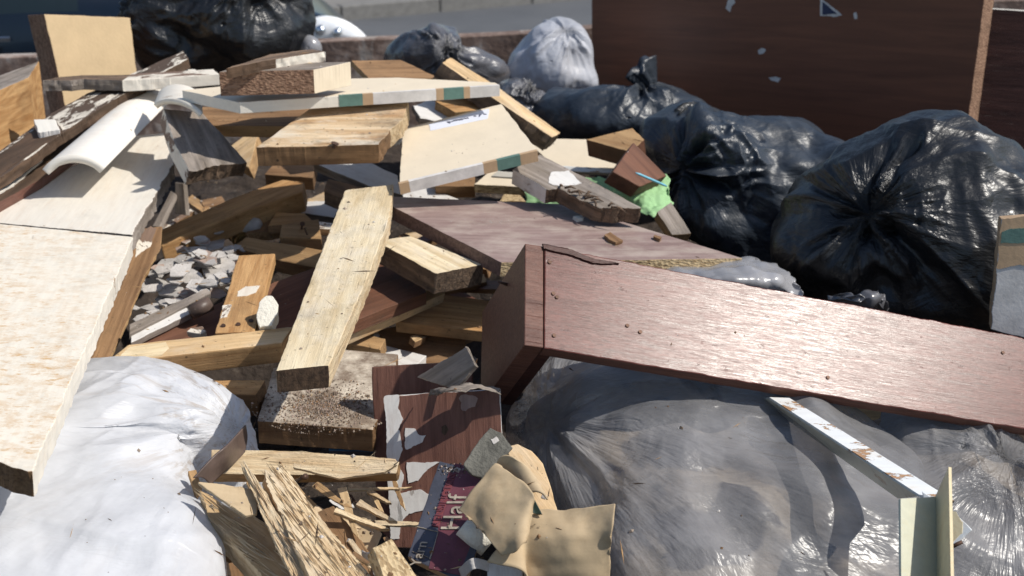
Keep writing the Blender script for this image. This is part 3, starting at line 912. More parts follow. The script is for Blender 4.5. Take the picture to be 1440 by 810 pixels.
for u in us:
    zt = ptop(u); hw0 = 0.86 * (1 - 0.45 * math.exp(-(u / 0.35) ** 1.2) - 0.10 * math.exp(-((4.18 - u) / 0.2) ** 2))
    zb = 0.28
    # wheel arches
    for wc in (0.80, 3.30):
        d = abs(u - wc)
        if d < 0.36: zb = max(zb, 0.30 + math.sqrt(0.36 ** 2 - d * d))
    ring = []
    zs = min(belt, zt - 0.03)
    cab = max(0.0, zt - belt)
    ring.append((-hw0 + 0.03, zb)); ring.append((-hw0, zb + (zs - zb) * 0.35)); ring.append((-hw0 + 0.005, zb + (zs - zb) * 0.7)); ring.append((-hw0 + 0.035, zs))
    ring.append((-hw0 + 0.05 + cab * 0.30, zs + (zt - zs) * 0.85)); ring.append((-hw0 + 0.16 + cab * 0.35, zt - 0.002)); ring.append((0, zt + 0.02))
    ring += [(-a, b) for a, b in ring[:-1][::-1]]
    NSEC = len(ring)
    for (yy, zz) in ring: bv.append((X(u) - car_root.location.x, carY + 0.87 + yy - car_root.location.y, zz))
for i in range(len(us) - 1):
    for k in range(NSEC - 1):
        bf.append([i * NSEC + k, i * NSEC + k + 1, (i + 1) * NSEC + k + 1, (i + 1) * NSEC + k])
    bf.append([i * NSEC + NSEC - 1, i * NSEC, (i + 1) * NSEC, (i + 1) * NSEC + NSEC - 1])
bf.append(list(range(NSEC))); bf.append([(len(us) - 1) * NSEC + k for k in range(NSEC)])
body = mesh_obj('body', bv, bf, ['car_paint', 'car_glass'], parent=car_root, smooth=True)
for p in body.data.polygons:
    cz = p.center.z; cu = nose - (p.center.x + car_root.location.x)
    if len(p.vertices) == 4 and cz > 0.98 and abs(p.normal.z) < 0.92 and 1.18 < cu < 3.9:
        side = abs(p.normal.y) > 0.5
        if not side or not (2.28 < cu < 2.40 or 3.25 < cu < 3.35): p.material_index = 1
for wc in (0.80, 3.30):
    for sy in (0.09, 1.65):
        c0 = Vector((X(wc), carY + sy, 0.32))
        w = tube('wheel', [c0 + Vector((0, -0.10, 0)), c0 + Vector((0, 0.10, 0))], 0.32, 'rubber', car_root, 28, smooth=False)
        r = tube('rim', [c0 + Vector((0, -0.105, 0)), c0 + Vector((0, 0.105, 0))], 0.20, 'steel', None, 20, smooth=False); attach(r, w)
# bright moulding along the door
a_ = PY(-160, 34, carY - 0.015); b_ = PY(38, 34, carY - 0.015)
v, f = box_verts(0, (b_ - a_).x, -0.006, 0.02, -0.010, 0.010)
o = mesh_obj('door_moulding', v, f, 'chrome', bevel=0.003); o.location = a_; attach(o, car_root)
# sill-level black cladding under the doors
v, f = box_verts(-1.7, 0, -0.01, 0.05, -0.06, 0.08)
o = mesh_obj('sill', v, f, 'rubber', bevel=0.01); o.location = (X(1.25), carY - 0.01, 0.30); attach(o, car_root)

# turn the whole car a little so that its nose points away to the right
bpy.context.view_layer.update()
piv = Vector((nose, carY, 0)); rot = Matrix.Translation(piv) @ Matrix.Rotation(math.radians(14), 4, 'Z') @ Matrix.Translation(-piv)
car_root.matrix_world = rot @ car_root.matrix_world
bpy.context.view_layer.update()
# headlight: reflector bowl under a clear lens, in the side of the nose
hl = [(431, 32), (437, 27), (450, 23), (466, 23), (486, 29), (502, 39), (512, 48), (518, 57), (505, 58), (480, 58), (452, 57), (436, 54), (432, 44)]
hw = [PY(x, y, carY - 0.045 - 0.00085 * max(0, 522 - x)) for x, y in hl]
co = sum(hw, Vector()) / len(hw)
def dome(name, pts, bulge, mat, off, parent, shr=1.0, rings=7):
    c0 = sum(pts, Vector()) / len(pts); v = []; f = []; m = len(pts) * 4
    P2 = cr(np.array([list(p) for p in pts + [pts[0]]]), np.linspace(0, 1, m, endpoint=False))
    for r in range(rings):
        s = 1 - r / rings
        for j in range(m):
            q = Vector(P2[j]); w = c0 + (q - c0) * s * shr; w.y += off - bulge * math.sqrt(max(0, 1 - s * s)); v.append(w)
    v.append(c0 + Vector((0, off - bulge, 0)))
    for r in range(rings - 1):
        for j in range(m): f.append([r * m + j, r * m + (j + 1) % m, (r + 1) * m + (j + 1) % m, (r + 1) * m + j])
    for j in range(m): f.append([(rings - 1) * m + j, (rings - 1) * m + (j + 1) % m, rings * m])
    o = mesh_obj(name, [w - c0 for w in v], f, mat, None, None, True); o.location = c0; attach(o, parent); return o
hd = dome('headlight', hw, 0.03, 'lamp_refl', 0.0, car_root)
dome('lens', hw, 0.055, 'lamp_glass', -0.004, hd)
for (hx, hy, rr0) in ((450, 43, 0.026), (474, 46, 0.022)):
    q = PY(hx, hy, carY - 0.16)
    b_ = tube('bulb', [q + Vector((0, 0.06, 0)), q, q + Vector((0.0, -0.012, 0))], [rr0, rr0 * 0.9, rr0 * 0.35], 'chrome', None, 20); attach(b_, hd)
# ================================================================== tall panels at the right
# plane of the big wardrobe side: runs away from the camera to the left
pl0 = PY(833, 60, 3.95); pl1 = PY(1378, 60, 3.15)
dirp = (pl1 - pl0); dirp.z = 0; dirp.normalize()
npn = Vector((dirp.y, -dirp.x, 0));
if npn.dot(CAMP - pl0) < 0: npn = -npn
npn = (npn + Vector((0, 0, 0.05))).normalized()
PB = board('veneered_panel', 'large dark veneered wardrobe panel standing upright behind the black sacks', 'panel',
           [(831, -60), (1392, -60), (1352, 240), (834, 240)], 0.05, ('veneer', 'chip_brown'), plane=(pl0, npn), g=(0, 1), bevel=0.002)
for pts in ([(1024, 0), (1032, -4), (1034, 4), (1029, 9), (1027, 17), (1021, 12)], [(1154, -2), (1166, 6), (1176, 14), (1184, 21), (1170, 23), (1153, 22)],
            [(1066, 71), (1072, 68), (1077, 70), (1074, 75), (1067, 76)], [(1081, 109), (1089, 108), (1098, 111), (1094, 116), (1084, 113)], [(1201, 18), (1204, 17), (1205, 27), (1202, 27)]):
    decal(PB, 'bare_patch', pts, 'tape_white', 0.0008, 0.002)
decal(PB, 'hole', [(1156, 3), (1166, 9), (1172, 15), (1178, 20), (1157, 20)], 'ink', 0.0016, 0.002)
q0 = PY(1395, 60, 3.25); nq = Vector((-0.2, -1, 0.08)).normalized()
board('dark_board', 'black board with pale top edge at the right border behind the veneered panel', 'board',
      [(1380, 12), (1600, 24), (1600, 260), (1370, 260)], 0.03, ('mahog_dark', 'paint_clean'), plane=(q0, nq), g=(0, 1))

# ================================================================== sacks
b = bag('rubbish_sack', 'shiny black sack, large and full, right of the pile with folds radiating from its middle', 'rubbish sack',
    [(1088, 372), (1092, 330), (1112, 285), (1150, 248), (1200, 215), (1252, 185), (1300, 167), (1345, 168), (1385, 190), (1440, 222), (1510, 270), (1540, 340), (1520, 430), (1440, 500), (1330, 500), (1200, 470), (1115, 420)],
    Y=2.32, depth=0.20, back=0.22, knots=[(1218, 298)], kdmin=0.15, mat='bag_black', fold=0.040, seed=3, group='rubbish sacks', lump=0.035, cr_amp=0.15)
b = bag('rubbish_sack', 'slack dark blue-black sack between the wooden blocks and the largest shiny black sack', 'rubbish sack',
    [(906, 195), (922, 168), (960, 152), (1010, 168), (1060, 174), (1110, 172), (1160, 185), (1212, 208), (1220, 250), (1190, 330), (1150, 400), (1060, 420), (1000, 360), (950, 300), (925, 250)],
    Y=2.75, depth=0.17, knots=[(965, 235)], mat='bag_blue', fold=0.040, seed=5, group='rubbish sacks', lump=0.04, cr_amp=0.16)
knot_ear(b, 962, 205, 966, 150, 'bag_black', 0.026, seed=2)
b = bag('rubbish_sack', 'low dark sack under the foot of the veneered panel, a twisted ear on top', 'rubbish sack',
    [(750, 158), (770, 136), (820, 125), (880, 126), (935, 122), (985, 150), (1030, 165), (1040, 200), (960, 215), (880, 205), (800, 200), (762, 185)],
    Y=3.25, depth=0.14, knots=[(905, 120)], mat='bag_blue', fold=0.026, seed=8, group='rubbish sacks', lump=0.03, cr_amp=0.12)
knot_ear(b, 920, 128, 900, 90, 'bag_blue', 0.035, seed=5)
b = bag('rubbish_sack', 'milky translucent sack standing at the foot of the veneered panel against the skip wall', 'rubbish sack',
    [(712, 100), (722, 72), (748, 45), (778, 30), (808, 32), (826, 55), (832, 90), (836, 125), (800, 142), (750, 138), (715, 122)],
    Y=3.72, depth=0.13, knots=[(795, 40)], mat='bag_milky', fold=0.022, seed=12, group='rubbish sacks', lump=0.02, cr_amp=0.10)
bag('contents', None, None, [(722, 100), (732, 78), (755, 55), (778, 45), (805, 48), (818, 65), (824, 90), (826, 118), (795, 132), (750, 130), (722, 115)],
    Y=3.74, depth=0.10, mat='contents', cr_amp=0.15, nu=120, nv=60, parent=b.o, lump=0.02)
b = bag('rubbish_sack', 'smoky grey sack slumped against the rusty skip wall', 'rubbish sack',
    [(546, 72), (565, 52), (596, 38), (612, 34), (640, 52), (646, 72), (672, 76), (702, 84), (716, 104), (706, 125), (660, 128), (610, 120), (560, 110), (545, 92)],
    Y=3.62, depth=0.11, knots=[(628, 68)], mat='bag_smoke', fold=0.03, seed=15, group='rubbish sacks', lump=0.02, cr_amp=0.15)
b = bag('rubbish_sack', 'small crumpled grey sack wedged below the milky sack', 'rubbish sack',
    [(700, 125), (722, 113), (745, 122), (770, 138), (778, 160), (768, 182), (735, 180), (705, 160)],
    Y=3.3, depth=0.09, knots=[(745, 128)], mat='bag_smoke', fold=0.02, seed=19, group='rubbish sacks', lump=0.02, cr_amp=0.15, nu=200, nv=120)
b = bag('rubbish_sack', 'tall black sack in front of the dark car at the top left', 'rubbish sack',
    [(168, 30), (180, 0), (220, -40), (300, -62), (390, -55), (432, -20), (441, 20), (438, 60), (415, 92), (370, 112), (300, 118), (230, 112), (190, 80)],
    Y=3.35, depth=0.20, knots=[(180, 10), (345, -35)], mat='bag_black', fold=0.028, seed=23, group='rubbish sacks', lump=0.03, cr_amp=0.07)
b = bag('plastic_scrap', 'small clear bubble of plastic film below the car headlight', 'plastic film',
    [(418, 66), (424, 56), (434, 52), (444, 60), (448, 72), (440, 80), (424, 80)], Y=3.3, depth=0.03, mat='film_clear', fold=0, cr_amp=0.15, nu=80, nv=50, lump=0.01, fine=0.020)
# white sack bottom left
b = bag('rubbish_sack', 'bulging white plastic sack at the bottom left under the painted board', 'rubbish sack',
    [(-420, 700), (-330, 600), (-100, 545), (60, 532), (150, 530), (230, 540), (305, 560), (352, 588), (362, 625), (330, 655), (280, 665), (292, 720), (310, 770), (318, 850), (260, 940), (60, 960), (-240, 930), (-400, 830)],
    plane=[(100, 600, 1.075), (300, 600, 1.075), (100, 800, 1.045)], depth=0.085, back=0.20, knots=[(345, 610)], kdmin=0.3, mat='bag_white', fold=0.016, seed=27, group='rubbish sacks', lump=0.012, cr_amp=0.07, fine=0.020, nu=400, nv=220)
# large grey translucent sack bottom right
b = bag('rubbish_sack', 'big translucent grey sack full of brown waste beneath the long varnished lining', 'rubbish sack',
    [(712, 600), (730, 560), (770, 530), (840, 515), (930, 515), (1040, 540), (1130, 565), (1210, 600), (1270, 660), (1300, 740), (1300, 840), (1200, 900), (1000, 920), (880, 860), (800, 740), (745, 660)],
    plane=[(800, 600, 1.035), (1200, 600, 1.02), (1000, 800, 0.975)], depth=0.11, back=0.2, knots=[(765, 590)], kdmin=0.45, mat='bag_grey', fold=0.024, seed=31, group='rubbish sacks', lump=0.022, cr_amp=0.08, fine=0.024, nu=420, nv=240)
bag('contents', None, None,
    [(735, 600), (750, 570), (790, 545), (850, 530), (930, 530), (1040, 555), (1130, 580), (1200, 615), (1250, 670), (1275, 740), (1275, 830), (1200, 870), (1000, 890), (890, 830), (815, 730), (765, 660)],
    plane=[(800, 600, 1.02), (1200, 600, 1.005), (1000, 800, 0.96)], depth=0.093, back=0.18, mat='contents', cr_amp=0.17, cr_l=(0.08, 0.25), nu=200, nv=100, parent=b.o, lump=0.03, seed=33, fine=0.020)
b = bag('rubbish_sack', 'translucent grey sack at the right border below the varnished lining', 'rubbish sack',
    [(1150, 640), (1172, 600), (1215, 582), (1280, 578), (1350, 582), (1400, 595), (1425, 625), (1450, 660), (1530, 720), (1560, 830), (1480, 920), (1300, 920), (1200, 840), (1150, 740)],
    plane=[(1200, 600, 1.00), (1400, 600, 1.00), (1300, 800, 0.90)], depth=0.10, back=0.2, knots=[(1418, 640)], kdmin=0.4, mat='bag_grey', fold=0.026, seed=37, group='rubbish sacks', lump=0.02, cr_amp=0.10, fine=0.024)
bag('contents', None, None,
    [(1170, 645), (1190, 615), (1225, 598), (1280, 594), (1345, 598), (1388, 610), (1410, 640), (1440, 680), (1500, 740), (1530, 830), (1460, 890), (1300, 890), (1215, 820), (1170, 730)],
    plane=[(1200, 600, 0.985), (1400, 600, 0.985), (1300, 800, 0.885)], depth=0.08, back=0.18, mat='contents', cr_amp=0.17, cr_l=(0.08, 0.25), nu=160, nv=90, parent=b.o, lump=0.03, seed=39, fine=0.020)
# loose plastic film lying behind the varnished lining
sheet('plastic_scrap', 'crumpled grey film lying behind the long varnished lining', 'plastic film',
      [[(905, 362, 1.13), (1000, 366, 1.14), (1090, 374, 1.14), (1130, 412, 1.12)], [(880, 385, 1.12), (1000, 392, 1.15), (1085, 398, 1.14), (1130, 428, 1.10)], [(860, 425, 1.06), (1000, 430, 1.08), (1080, 440, 1.08), (1120, 450, 1.05)]],
      'film_clear', 0.0006, 120, 80, 0.006, 9, crumple=0.22, ragged=0.02)
sheet('plastic_scrap', 'shiny torn corner of film poking up behind the middle of the lining', 'plastic film',
      [[(1165, 417, 1.13), (1210, 411, 1.15), (1250, 412, 1.14)], [(1170, 426, 1.12), (1210, 424, 1.14), (1247, 428, 1.12)], [(1180, 450, 1.05), (1215, 455, 1.06), (1243, 450, 1.05)]],
      'bag_smoke', 0.0006, 50, 40, 0.006, 20, crumple=0.5, ragged=0.01)

def grit(name, label, B, cx, cy, rx, ry, n, smax, mats):
    rr = random.Random(int(cx)); v = []; f = []; fm = []
    for k in range(n):
        a = rr.uniform(0, 6.28); r = min(1.15, abs(rr.gauss(0, 0.52)))
        px, py = cx + math.cos(a) * r * rx, cy + math.sin(a) * r * ry
        p = hit(px, py, B.c, B.n); s = smax * (0.15 + 0.85 * rr.random() ** 4)
        mi = rr.randrange(len(mats)); b = len(v)
        for q in range(6):
            d = Vector(((1, 0, 0), (-1, 0, 0), (0, 1, 0), (0, -1, 0), (0, 0, 1), (0, 0, -1))[q]) * s * rr.uniform(0.5, 1.2)
            v.append(p + B.n * s * 0.3 + d + Vector((rr.uniform(-.2, .2), rr.uniform(-.2, .2), 0)) * s)
        for (i, j, k2) in ((0, 2, 4), (2, 1, 4), (1, 3, 4), (3, 0, 4), (2, 0, 5), (1, 2, 5), (3, 1, 5), (0, 3, 5)):
            f.append([b + i, b + j, b + k2]); fm.append(mi)
    o = mesh_obj(name, v, f, mats, fm); tag(o, label, 'grit', kind='stuff')
# ================================================================== left boards
B = board('painted_board', 'widest white painted board in the left foreground, freckled with rust stains', 'board',
      [(-150, 300, 1.24), (187, 333, 1.22), (46, 662, 1.24), (-215, 590)], 0.030, ('board_white', 'paint_white', 'wood_dull'), jag={1: 0.0022, 2: 0.004}, g=(1, 2), edgemat={2: 2})
B = board('painted_board', 'broken white painted board continuing beyond the rust-freckled one, dark torn right edge', 'board',
      [(-30, 311, 1.205), (186, 330, 1.20), (205, 295), (244, 232, 1.22), (243, 186), (175, 192), (60, 258), (-40, 300)], 0.028, ('paint_white', 'wood_grey'), jag={1: 0.004, 2: 0.005, 0: 0.002, 5: 0.003, 6: 0.003}, g=(1, 3))
# coving
def coving(name, label, near, far, hgt_px, z0, z1, th, mats):
    """near/far: left and right px of the arch; the section bows upwards"""
    def arch(l, r, z, h):
        a, b_ = P(l[0], l[1], z), P(r[0], r[1], z); out = []
        for s in (0, .12, .3, .5, .7, .88, 1):
            q = a + (b_ - a) * s; q.z += h * (1 - (2 * s - 1) ** 2) ** 0.8; out.append(q)
        return out
    return sheet(name, label, 'coving', [arch(near[0], near[1], z0, hgt_px), arch([(near[0][i] + far[0][i]) / 2 for i in (0, 1)], [(near[1][i] + far[1][i]) / 2 for i in (0, 1)], (z0 + z1) / 2, hgt_px), arch(far[0], far[1], z1, hgt_px)],
                 mats[0], th, 40, 60, mats=mats, group='lengths of coving')
coving('coving_length', 'white length of coving lying on the broken painted board', ((64, 242), (144, 240)), ((196, 130), (247, 134)), 0.022, 1.262, 1.295, 0.014, ['coving', 'coving'])
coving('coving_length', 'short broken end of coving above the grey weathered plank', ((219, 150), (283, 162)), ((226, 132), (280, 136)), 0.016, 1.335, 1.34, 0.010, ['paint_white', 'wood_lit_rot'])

B = board('weathered_plank', 'grey weathered plank end with torn white edge, pointing at the camera left of centre', 'plank',
      [(230, 153, 1.33), (284, 158, 1.315), (318, 195), (348, 229, 1.25), (300, 233), (266, 240, 1.26), (245, 200)], 0.030, ('wood_grey', 'paint_chipped', 'wood_rot'), jag={3: 0.006, 4: 0.006}, edgemat={3: 2, 4: 2}, g=(0, 5))
B = board('chipboard_block', 'tall cream-faced chipboard block standing at the upper left', 'block',
      [(62, 20), (183, 25), (200, 165), (96, 168)], 0.085, ('mdf', 'chip_brown'), plane=(PY(80, 90, 3.0), Vector((0.66, -0.72, 0.14)).normalized()), g=(0, 3))
B = board('pine_beam', 'thick orange pine beam at the left border', 'beam',
      [(-90, 165, 1.335), (40, 109, 1.335), (55, 86, 1.335), (-90, 138)], 0.125, ('wood_grey', 'pine_orange'), g=(0, 1))
B = board('rotten_batten', 'long dark rotten batten running down from the stack to the left border', 'batten',
      [(258, 71), (265, 82), (165, 137, 1.325), (85, 188), (40, 222), (-60, 290), (-60, 262), (0, 212), (74, 158), (118, 134)], 0.020, ('batten_rot', 'wood_dark'), lean=(-0.12, -0.15), jag=0.003, g=(1, 3))
decal(B, 'bare_wood', [(78, 168), (88, 186), (30, 226), (-40, 272), (-55, 262), (0, 218), (60, 175)], 'wood_dark', 0.0012, 0.003)
B = board('painted_batten', 'thin cream batten lying level across the front of the cream-faced block, its tip rotted away', 'batten',
      [(172, 113, 1.355), (240, 109), (308, 104, 1.355), (300, 97, 1.355), (185, 104)], 0.022, ('paint_chipped', 'paint_white'), jag={0: 0.002, 3: 0.003}, g=(0, 2))
bt = B
o = board('rotten_tip', None, None, [(60, 113), (100, 113), (118, 111, 1.354), (172, 113, 1.354), (185, 105, 1.354), (112, 106), (85, 108)], 0.021, ('wood_rot', 'wood_grey'), jag=0.003, g=(2, 3), parent=bt.o)
B = board('painted_offcut', 'small white offcut at the foot of the tall black sack, beside the level cream batten', 'offcut',
      [(222, 108, 1.335), (240, 98), (274, 97), (288, 106)], 0.02, ('paint_clean', 'paint_white'), lean=(0, -0.1))
B = board('white_chip', 'white pointed chip beside the orange pine beam', 'chip', [(47, 168, 1.31), (78, 168, 1.31), (84, 182), (54, 186, 1.30)], 0.02, ('paint_clean', 'tape_white'), jag=0.002)
B = board('dark_board', 'dark brown board beside the left end of the coving with white bristles on it', 'board',
      [(-60, 318, 1.22), (60, 250), (175, 165, 1.26), (120, 160), (-60, 270, 1.24)], 0.02, ('wood_dark', 'mahog'), g=(0, 2))
rb = random.Random(4)
v = []; f = []
for i in range(90):
    s = i / 89; q = B.inv @ hit(-10 + 80 * s, 258 - 42 * s, B.c, B.n)
    L_ = rb.uniform(0.012, 0.05) * (0.6 + 0.6 * s); dx = rb.uniform(-.4, .4); w_ = 0.0022
    b0 = len(v)
    v += [Vector((q.x - w_, q.y, B.t)), Vector((q.x + w_, q.y, B.t)), Vector((q.x + dx * L_, q.y + L_, B.t + 0.012)), Vector((q.x, q.y - 0.004, B.t + 0.007))]
    f += [[b0, b0 + 1, b0 + 2], [b0, b0 + 3, b0 + 2], [b0 + 1, b0 + 3, b0 + 2], [b0, b0 + 1, b0 + 3]]
kid(B, 'bristle_strip', v, f, 'paint_clean')
decal(B, 'paint_patch', [(-30, 282), (10, 262), (40, 240), (62, 216), (74, 206), (60, 226), (20, 262), (-30, 290)], 'paint_clean', 0.004, 0.002)

# ================================================================== top middle stack
B = board('chipboard_block', 'dark chipboard block on top of the stack, cream end turned to the sun', 'block',
      [(308, 101, 1.425), (441, 98, 1.425), (493, 87, 1.425), (350, 89)], 0.042, ('wood_grey', 'chip_brown', 'mdf_cream'), g=(0, 1), edgemat={1: 2}, jag={1: 0.001})
B = board('painted_offcut', 'topmost short white-edged offcut lying on the dark chipboard block', 'offcut',
      [(318, 96, 1.44), (388, 83), (458, 73), (440, 69), (382, 76)], 0.018, lean=(0.05, -0.05), mats=('wood_rot', 'wood_dark', 'paint_white'), jag=0.003, edgemat={1: 2}, g=(0, 1))
B = board('edge_taped_board', 'long thin cream panel with green edge tape lying across the stack', 'panel',
      [(256, 127), (337, 144, 1.37), (703, 120), (696, 116), (560, 109), (400, 112)], 0.020, lean=(0, -0.02), mats=('mdf_cream', 'paint_clean'), g=(1, 2), bevel=0.0008)
for a_, b_, m in ((0.37, 0.46, 'tape_green'), (0.46, 0.50, 'tape_tan'), (0.50, 0.745, 'tape_white'), (0.745, 0.775, 'tape_tan'), (0.775, 0.855, 'tape_green'), (0.855, 0.88, 'tape_tan'), (0.88, 0.998, 'tape_white')):
    edge_strip(B, 'edge_tape', 1, a_, b_, m)
B = board('rotten_timber', 'broad rotten sunlit timber, its sawn end facing the camera under the long cream panel', 'timber',
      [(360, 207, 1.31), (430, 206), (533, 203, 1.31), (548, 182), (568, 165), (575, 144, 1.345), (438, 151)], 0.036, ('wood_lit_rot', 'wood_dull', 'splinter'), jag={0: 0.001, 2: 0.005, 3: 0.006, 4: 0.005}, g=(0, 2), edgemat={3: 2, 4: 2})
nail_on(B, 470, 205, 0.004, 0.003)
B = board('brown_plank', 'dull brown plank in the shade beneath the long cream panel', 'plank',
      [(272, 176, 1.29), (428, 178, 1.29), (440, 150, 1.31), (285, 150)], 0.024, ('wood_dull', 'pine_tan'), g=(0, 1))
B = board('pine_offcut', 'short sunlit pine offcut beside the grey weathered plank', 'offcut',
      [(312, 214, 1.17), (345, 190), (363, 190, 1.20), (350, 236, 1.16)], 0.03, ('pine_raw', 'pine_tan'), g=(0, 1))
B = board('painted_offcut', 'square white offcut with a torn corner, below the right end of the rotten timber', 'offcut',
      [(540, 183, 1.29), (565, 178), (572, 160), (552, 165)], 0.035, lean=(0.1, -0.1), mats=('paint_chipped', 'paint_greywhite'), jag=0.002)
B = board('plywood_sheet', 'dark plywood offcut with cream edge leaning before the smoky grey sack', 'plywood',
      [(494, 85), (563, 84, 1.37), (619, 110), (520, 112)], 0.012, lean=(0.15, -0.3), mats=('wood_dull', 'pine_raw'), g=(0, 1))
B = board('split_batten', 'long split batten slanting from the smoky sack down to the cream square panel', 'batten',
      [(622, 88, 1.385), (634, 81, 1.385), (700, 122), (788, 187, 1.245), (776, 193), (690, 135)], 0.034, ('pine_raw', 'wood_rot'), jag=0.0025, g=(1, 3))
B = board('wood_shard', 'greyish torn shard under the right half of the long cream panel', 'shard',
      [(580, 148, 1.30), (606, 140), (640, 150), (668, 166), (620, 172), (590, 166)], 0.014, lean=(0.2, -0.35), mats=('paint_greywhite', 'wood_grey'), jag=0.004, g=(0, 3))
B = board('slatted_offcut', 'ochre slatted offcut in the shade under the right end of the long cream panel', 'offcut',
      [(612, 142, 1.31), (690, 136), (700, 152), (640, 158)], 0.02, lean=(0.1, -0.4), mats=('pine_orange', 'pine_tan'), jag={1: 0.003})
B = board('cream_square_panel', 'square cream panel with pale edge tape and a written sticker, propped in the centre', 'panel',
      [(561, 259, 1.255), (756, 212), (705, 146), (567, 181)], 0.020, ('mdf_cream', 'paint_clean'), lean=(-0.10, -0.20), g=(0, 1), bevel=0.0008)
SQ = B
for a_, b_, m in ((0.002, 0.07, 'tape_tan'), (0.07, 0.60, 'tape_white'), (0.60, 0.70, 'tape_tan'), (0.70, 0.87, 'tape_green'), (0.87, 0.998, 'tape_tan')):
    edge_strip(B, 'edge_tape', 0, a_, b_, m)
st = decal(B, 'sticker', [(603, 175), (688, 153), (686, 167), (605, 184)], 'sticker', 0.0006, 0)
# upside-down handwriting on the sticker: short ink strokes
inkv = []; inkf = []
def stroke(B, pts, w, z, v, f):
    loc = [(B.inv @ hit(x, y, B.c, B.n)) for x, y in pts]
    for a, b in zip(loc, loc[1:]):
        d = (b - a); d.z = 0
        if d.length < 1e-6: continue
        nn = Vector((-d.y, d.x, 0)).normalized() * w
        k = len(v)
        for q in (a - nn, b - nn, b + nn, a + nn): v.append(Vector((q.x, q.y, z)))
        for q in (a - nn, b - nn, b + nn, a + nn): v.append(Vector((q.x, q.y, z - 0.0008)))
        f += [[k, k + 1, k + 2, k + 3], [k, k + 1, k + 5, k + 4], [k + 1, k + 2, k + 6, k + 5], [k + 2, k + 3, k + 7, k + 6], [k + 3, k, k + 4, k + 7]]
def slope(x): return 172.5 - (x - 630) * 0.215
for (x0, pat) in ((629, [(0, 1.2), (2.5, -1.2), (4, -2)]), (632, [(0, .5), (2, -.6), (6, 0)]), (638, [(0, 1), (2, -.4), (3, 1), (5, -.5)]), (643, [(0, .8), (2, .2), (4, -1)]), (647, [(0, 0), (1.5, 1), (3, -1), (4.5, .6)]), (653, [(0, 1), (2, -.6), (4, .4), (6, -.8)]), (666, [(0, .6), (4, 0)]), (674, [(0, -1.8), (1, 1), (3, .6)]), (680, [(0, 1), (2, 0), (4, -.6)])):
    stroke(B, [(x0 + dx, slope(x0 + dx) - dy) for dx, dy in pat], 0.0011, B.t + 0.0014, inkv, inkf)
kid(B, 'handwriting', inkv, inkf, 'ink')
B = board('painted_plank', 'white weathered plank in half shade, left of the square cream panel', 'plank',
      [(440, 229, 1.20), (520, 262), (566, 274), (558, 246), (515, 226)], 0.02, lean=(-0.1, -0.35), mats=('paint_greywhite', 'wood_grey'), jag={2: 0.003}, g=(0, 1))
B = board('painted_plank', 'smooth greyish white plank end showing under the purple-brown laminate board', 'plank',
      [(558, 276, 1.13), (600, 262), (645, 280), (640, 330)], 0.02, lean=(0, -0.3), mats=('paint_greywhite', 'wood_grey'))
B = board('brown_offcut', 'small brown offcut with a splintered corner, left of the head of the long central plank', 'offcut',
      [(456, 268, 1.18), (462, 251, 1.19), (514, 264, 1.18), (500, 288)], 0.028, ('wood_dull', 'wood_rot'), jag=0.0025)
B = board('chipboard_strip', 'cream strip with chipboard edge under the square cream panel', 'board',
      [(666, 259, 1.165), (748, 264, 1.165), (760, 246, 1.18), (690, 240)], 0.020, ('mdf_cream', 'chip_tan'), g=(0, 1))
B = board('trim_piece', 'short cream trim lying on the chipboard-edged strip', 'trim', [(690, 248, 1.19), (722, 250, 1.19), (728, 243), (700, 240, 1.20)], 0.008, ('paint_clean', 'paint_clean'))
B = board('wood_offcut', 'dark osb offcut in the shade below the square cream panel', 'offcut', [(612, 262, 1.15), (668, 262, 1.15), (668, 240, 1.17), (612, 246)], 0.03, ('wood_dull', 'wood_dull'))
B = board('wood_shard', 'round-edged tan shard below the chipboard-edged strip', 'shard', [(702, 283, 1.12), (708, 272, 1.13), (728, 270), (740, 284, 1.12)], 0.010, ('chip_tan', 'pine_tan'), jag=0.003)
B = board('rotten_plank', 'short broken plank rotted black inside, lying on the laminate board', 'plank',
      [(721, 238, 1.25), (759, 217, 1.262), (830, 253), (902, 292, 1.207), (872, 292), (846, 293), (822, 283), (784, 264), (768, 266)], 0.030, ('wood_grey', 'wood_rot', 'paint_greywhite'), jag={3: 0.004, 4: 0.004, 5: 0.005, 6: 0.005, 7: 0.004, 8: 0.002}, g=(1, 3), edgemat={8: 2})
decal(B, 'paint_patch', [(775, 243), (800, 240), (818, 258), (790, 262), (772, 258)], 'paint_greywhite', 0.0008, 0.004)
for k in range(14):
    x0 = 785 + rnd.uniform(0, 80); y0 = 264 + (x0 - 785) * 0.42 + rnd.uniform(-6, 2)
    a = hit(x0, y0, B.c + B.n * 0.006, B.n); b_ = a + Vector((rnd.uniform(-.03, .03), rnd.uniform(-.02, .02), rnd.uniform(-.012, .012)))
    tube('splinter', [a, (a + b_) / 2 + Vector((0, 0, .004)), b_], [0.002, 0.0024, 0.0004], 'wood_rot', B.o, 5)
B = board('cream_board', 'cream board lying flat in front of the low dark sack', 'board',
      [(738, 194, 1.20), (845, 196, 1.20), (885, 236, 1.16), (780, 236)], 0.018, ('mdf_cream', 'mdf'), g=(0, 1))
B = board('white_rail', 'white plastic rail with screw holes along the front of the flat cream board', 'rail',
      [(780, 240, 1.165), (868, 244, 1.165), (866, 238), (786, 232, 1.175)], 0.014, ('pvc', 'paint_clean'), g=(0, 1))
B = board('mahogany_plank', 'mahogany offcut with a pale top behind the mahogany block', 'offcut',
      [(824, 196, 1.235), (888, 214), (906, 196), (889, 180)], 0.035, lean=(-0.15, -0.1), mats=('pine_tan', 'mahog_mid'), g=(0, 1))
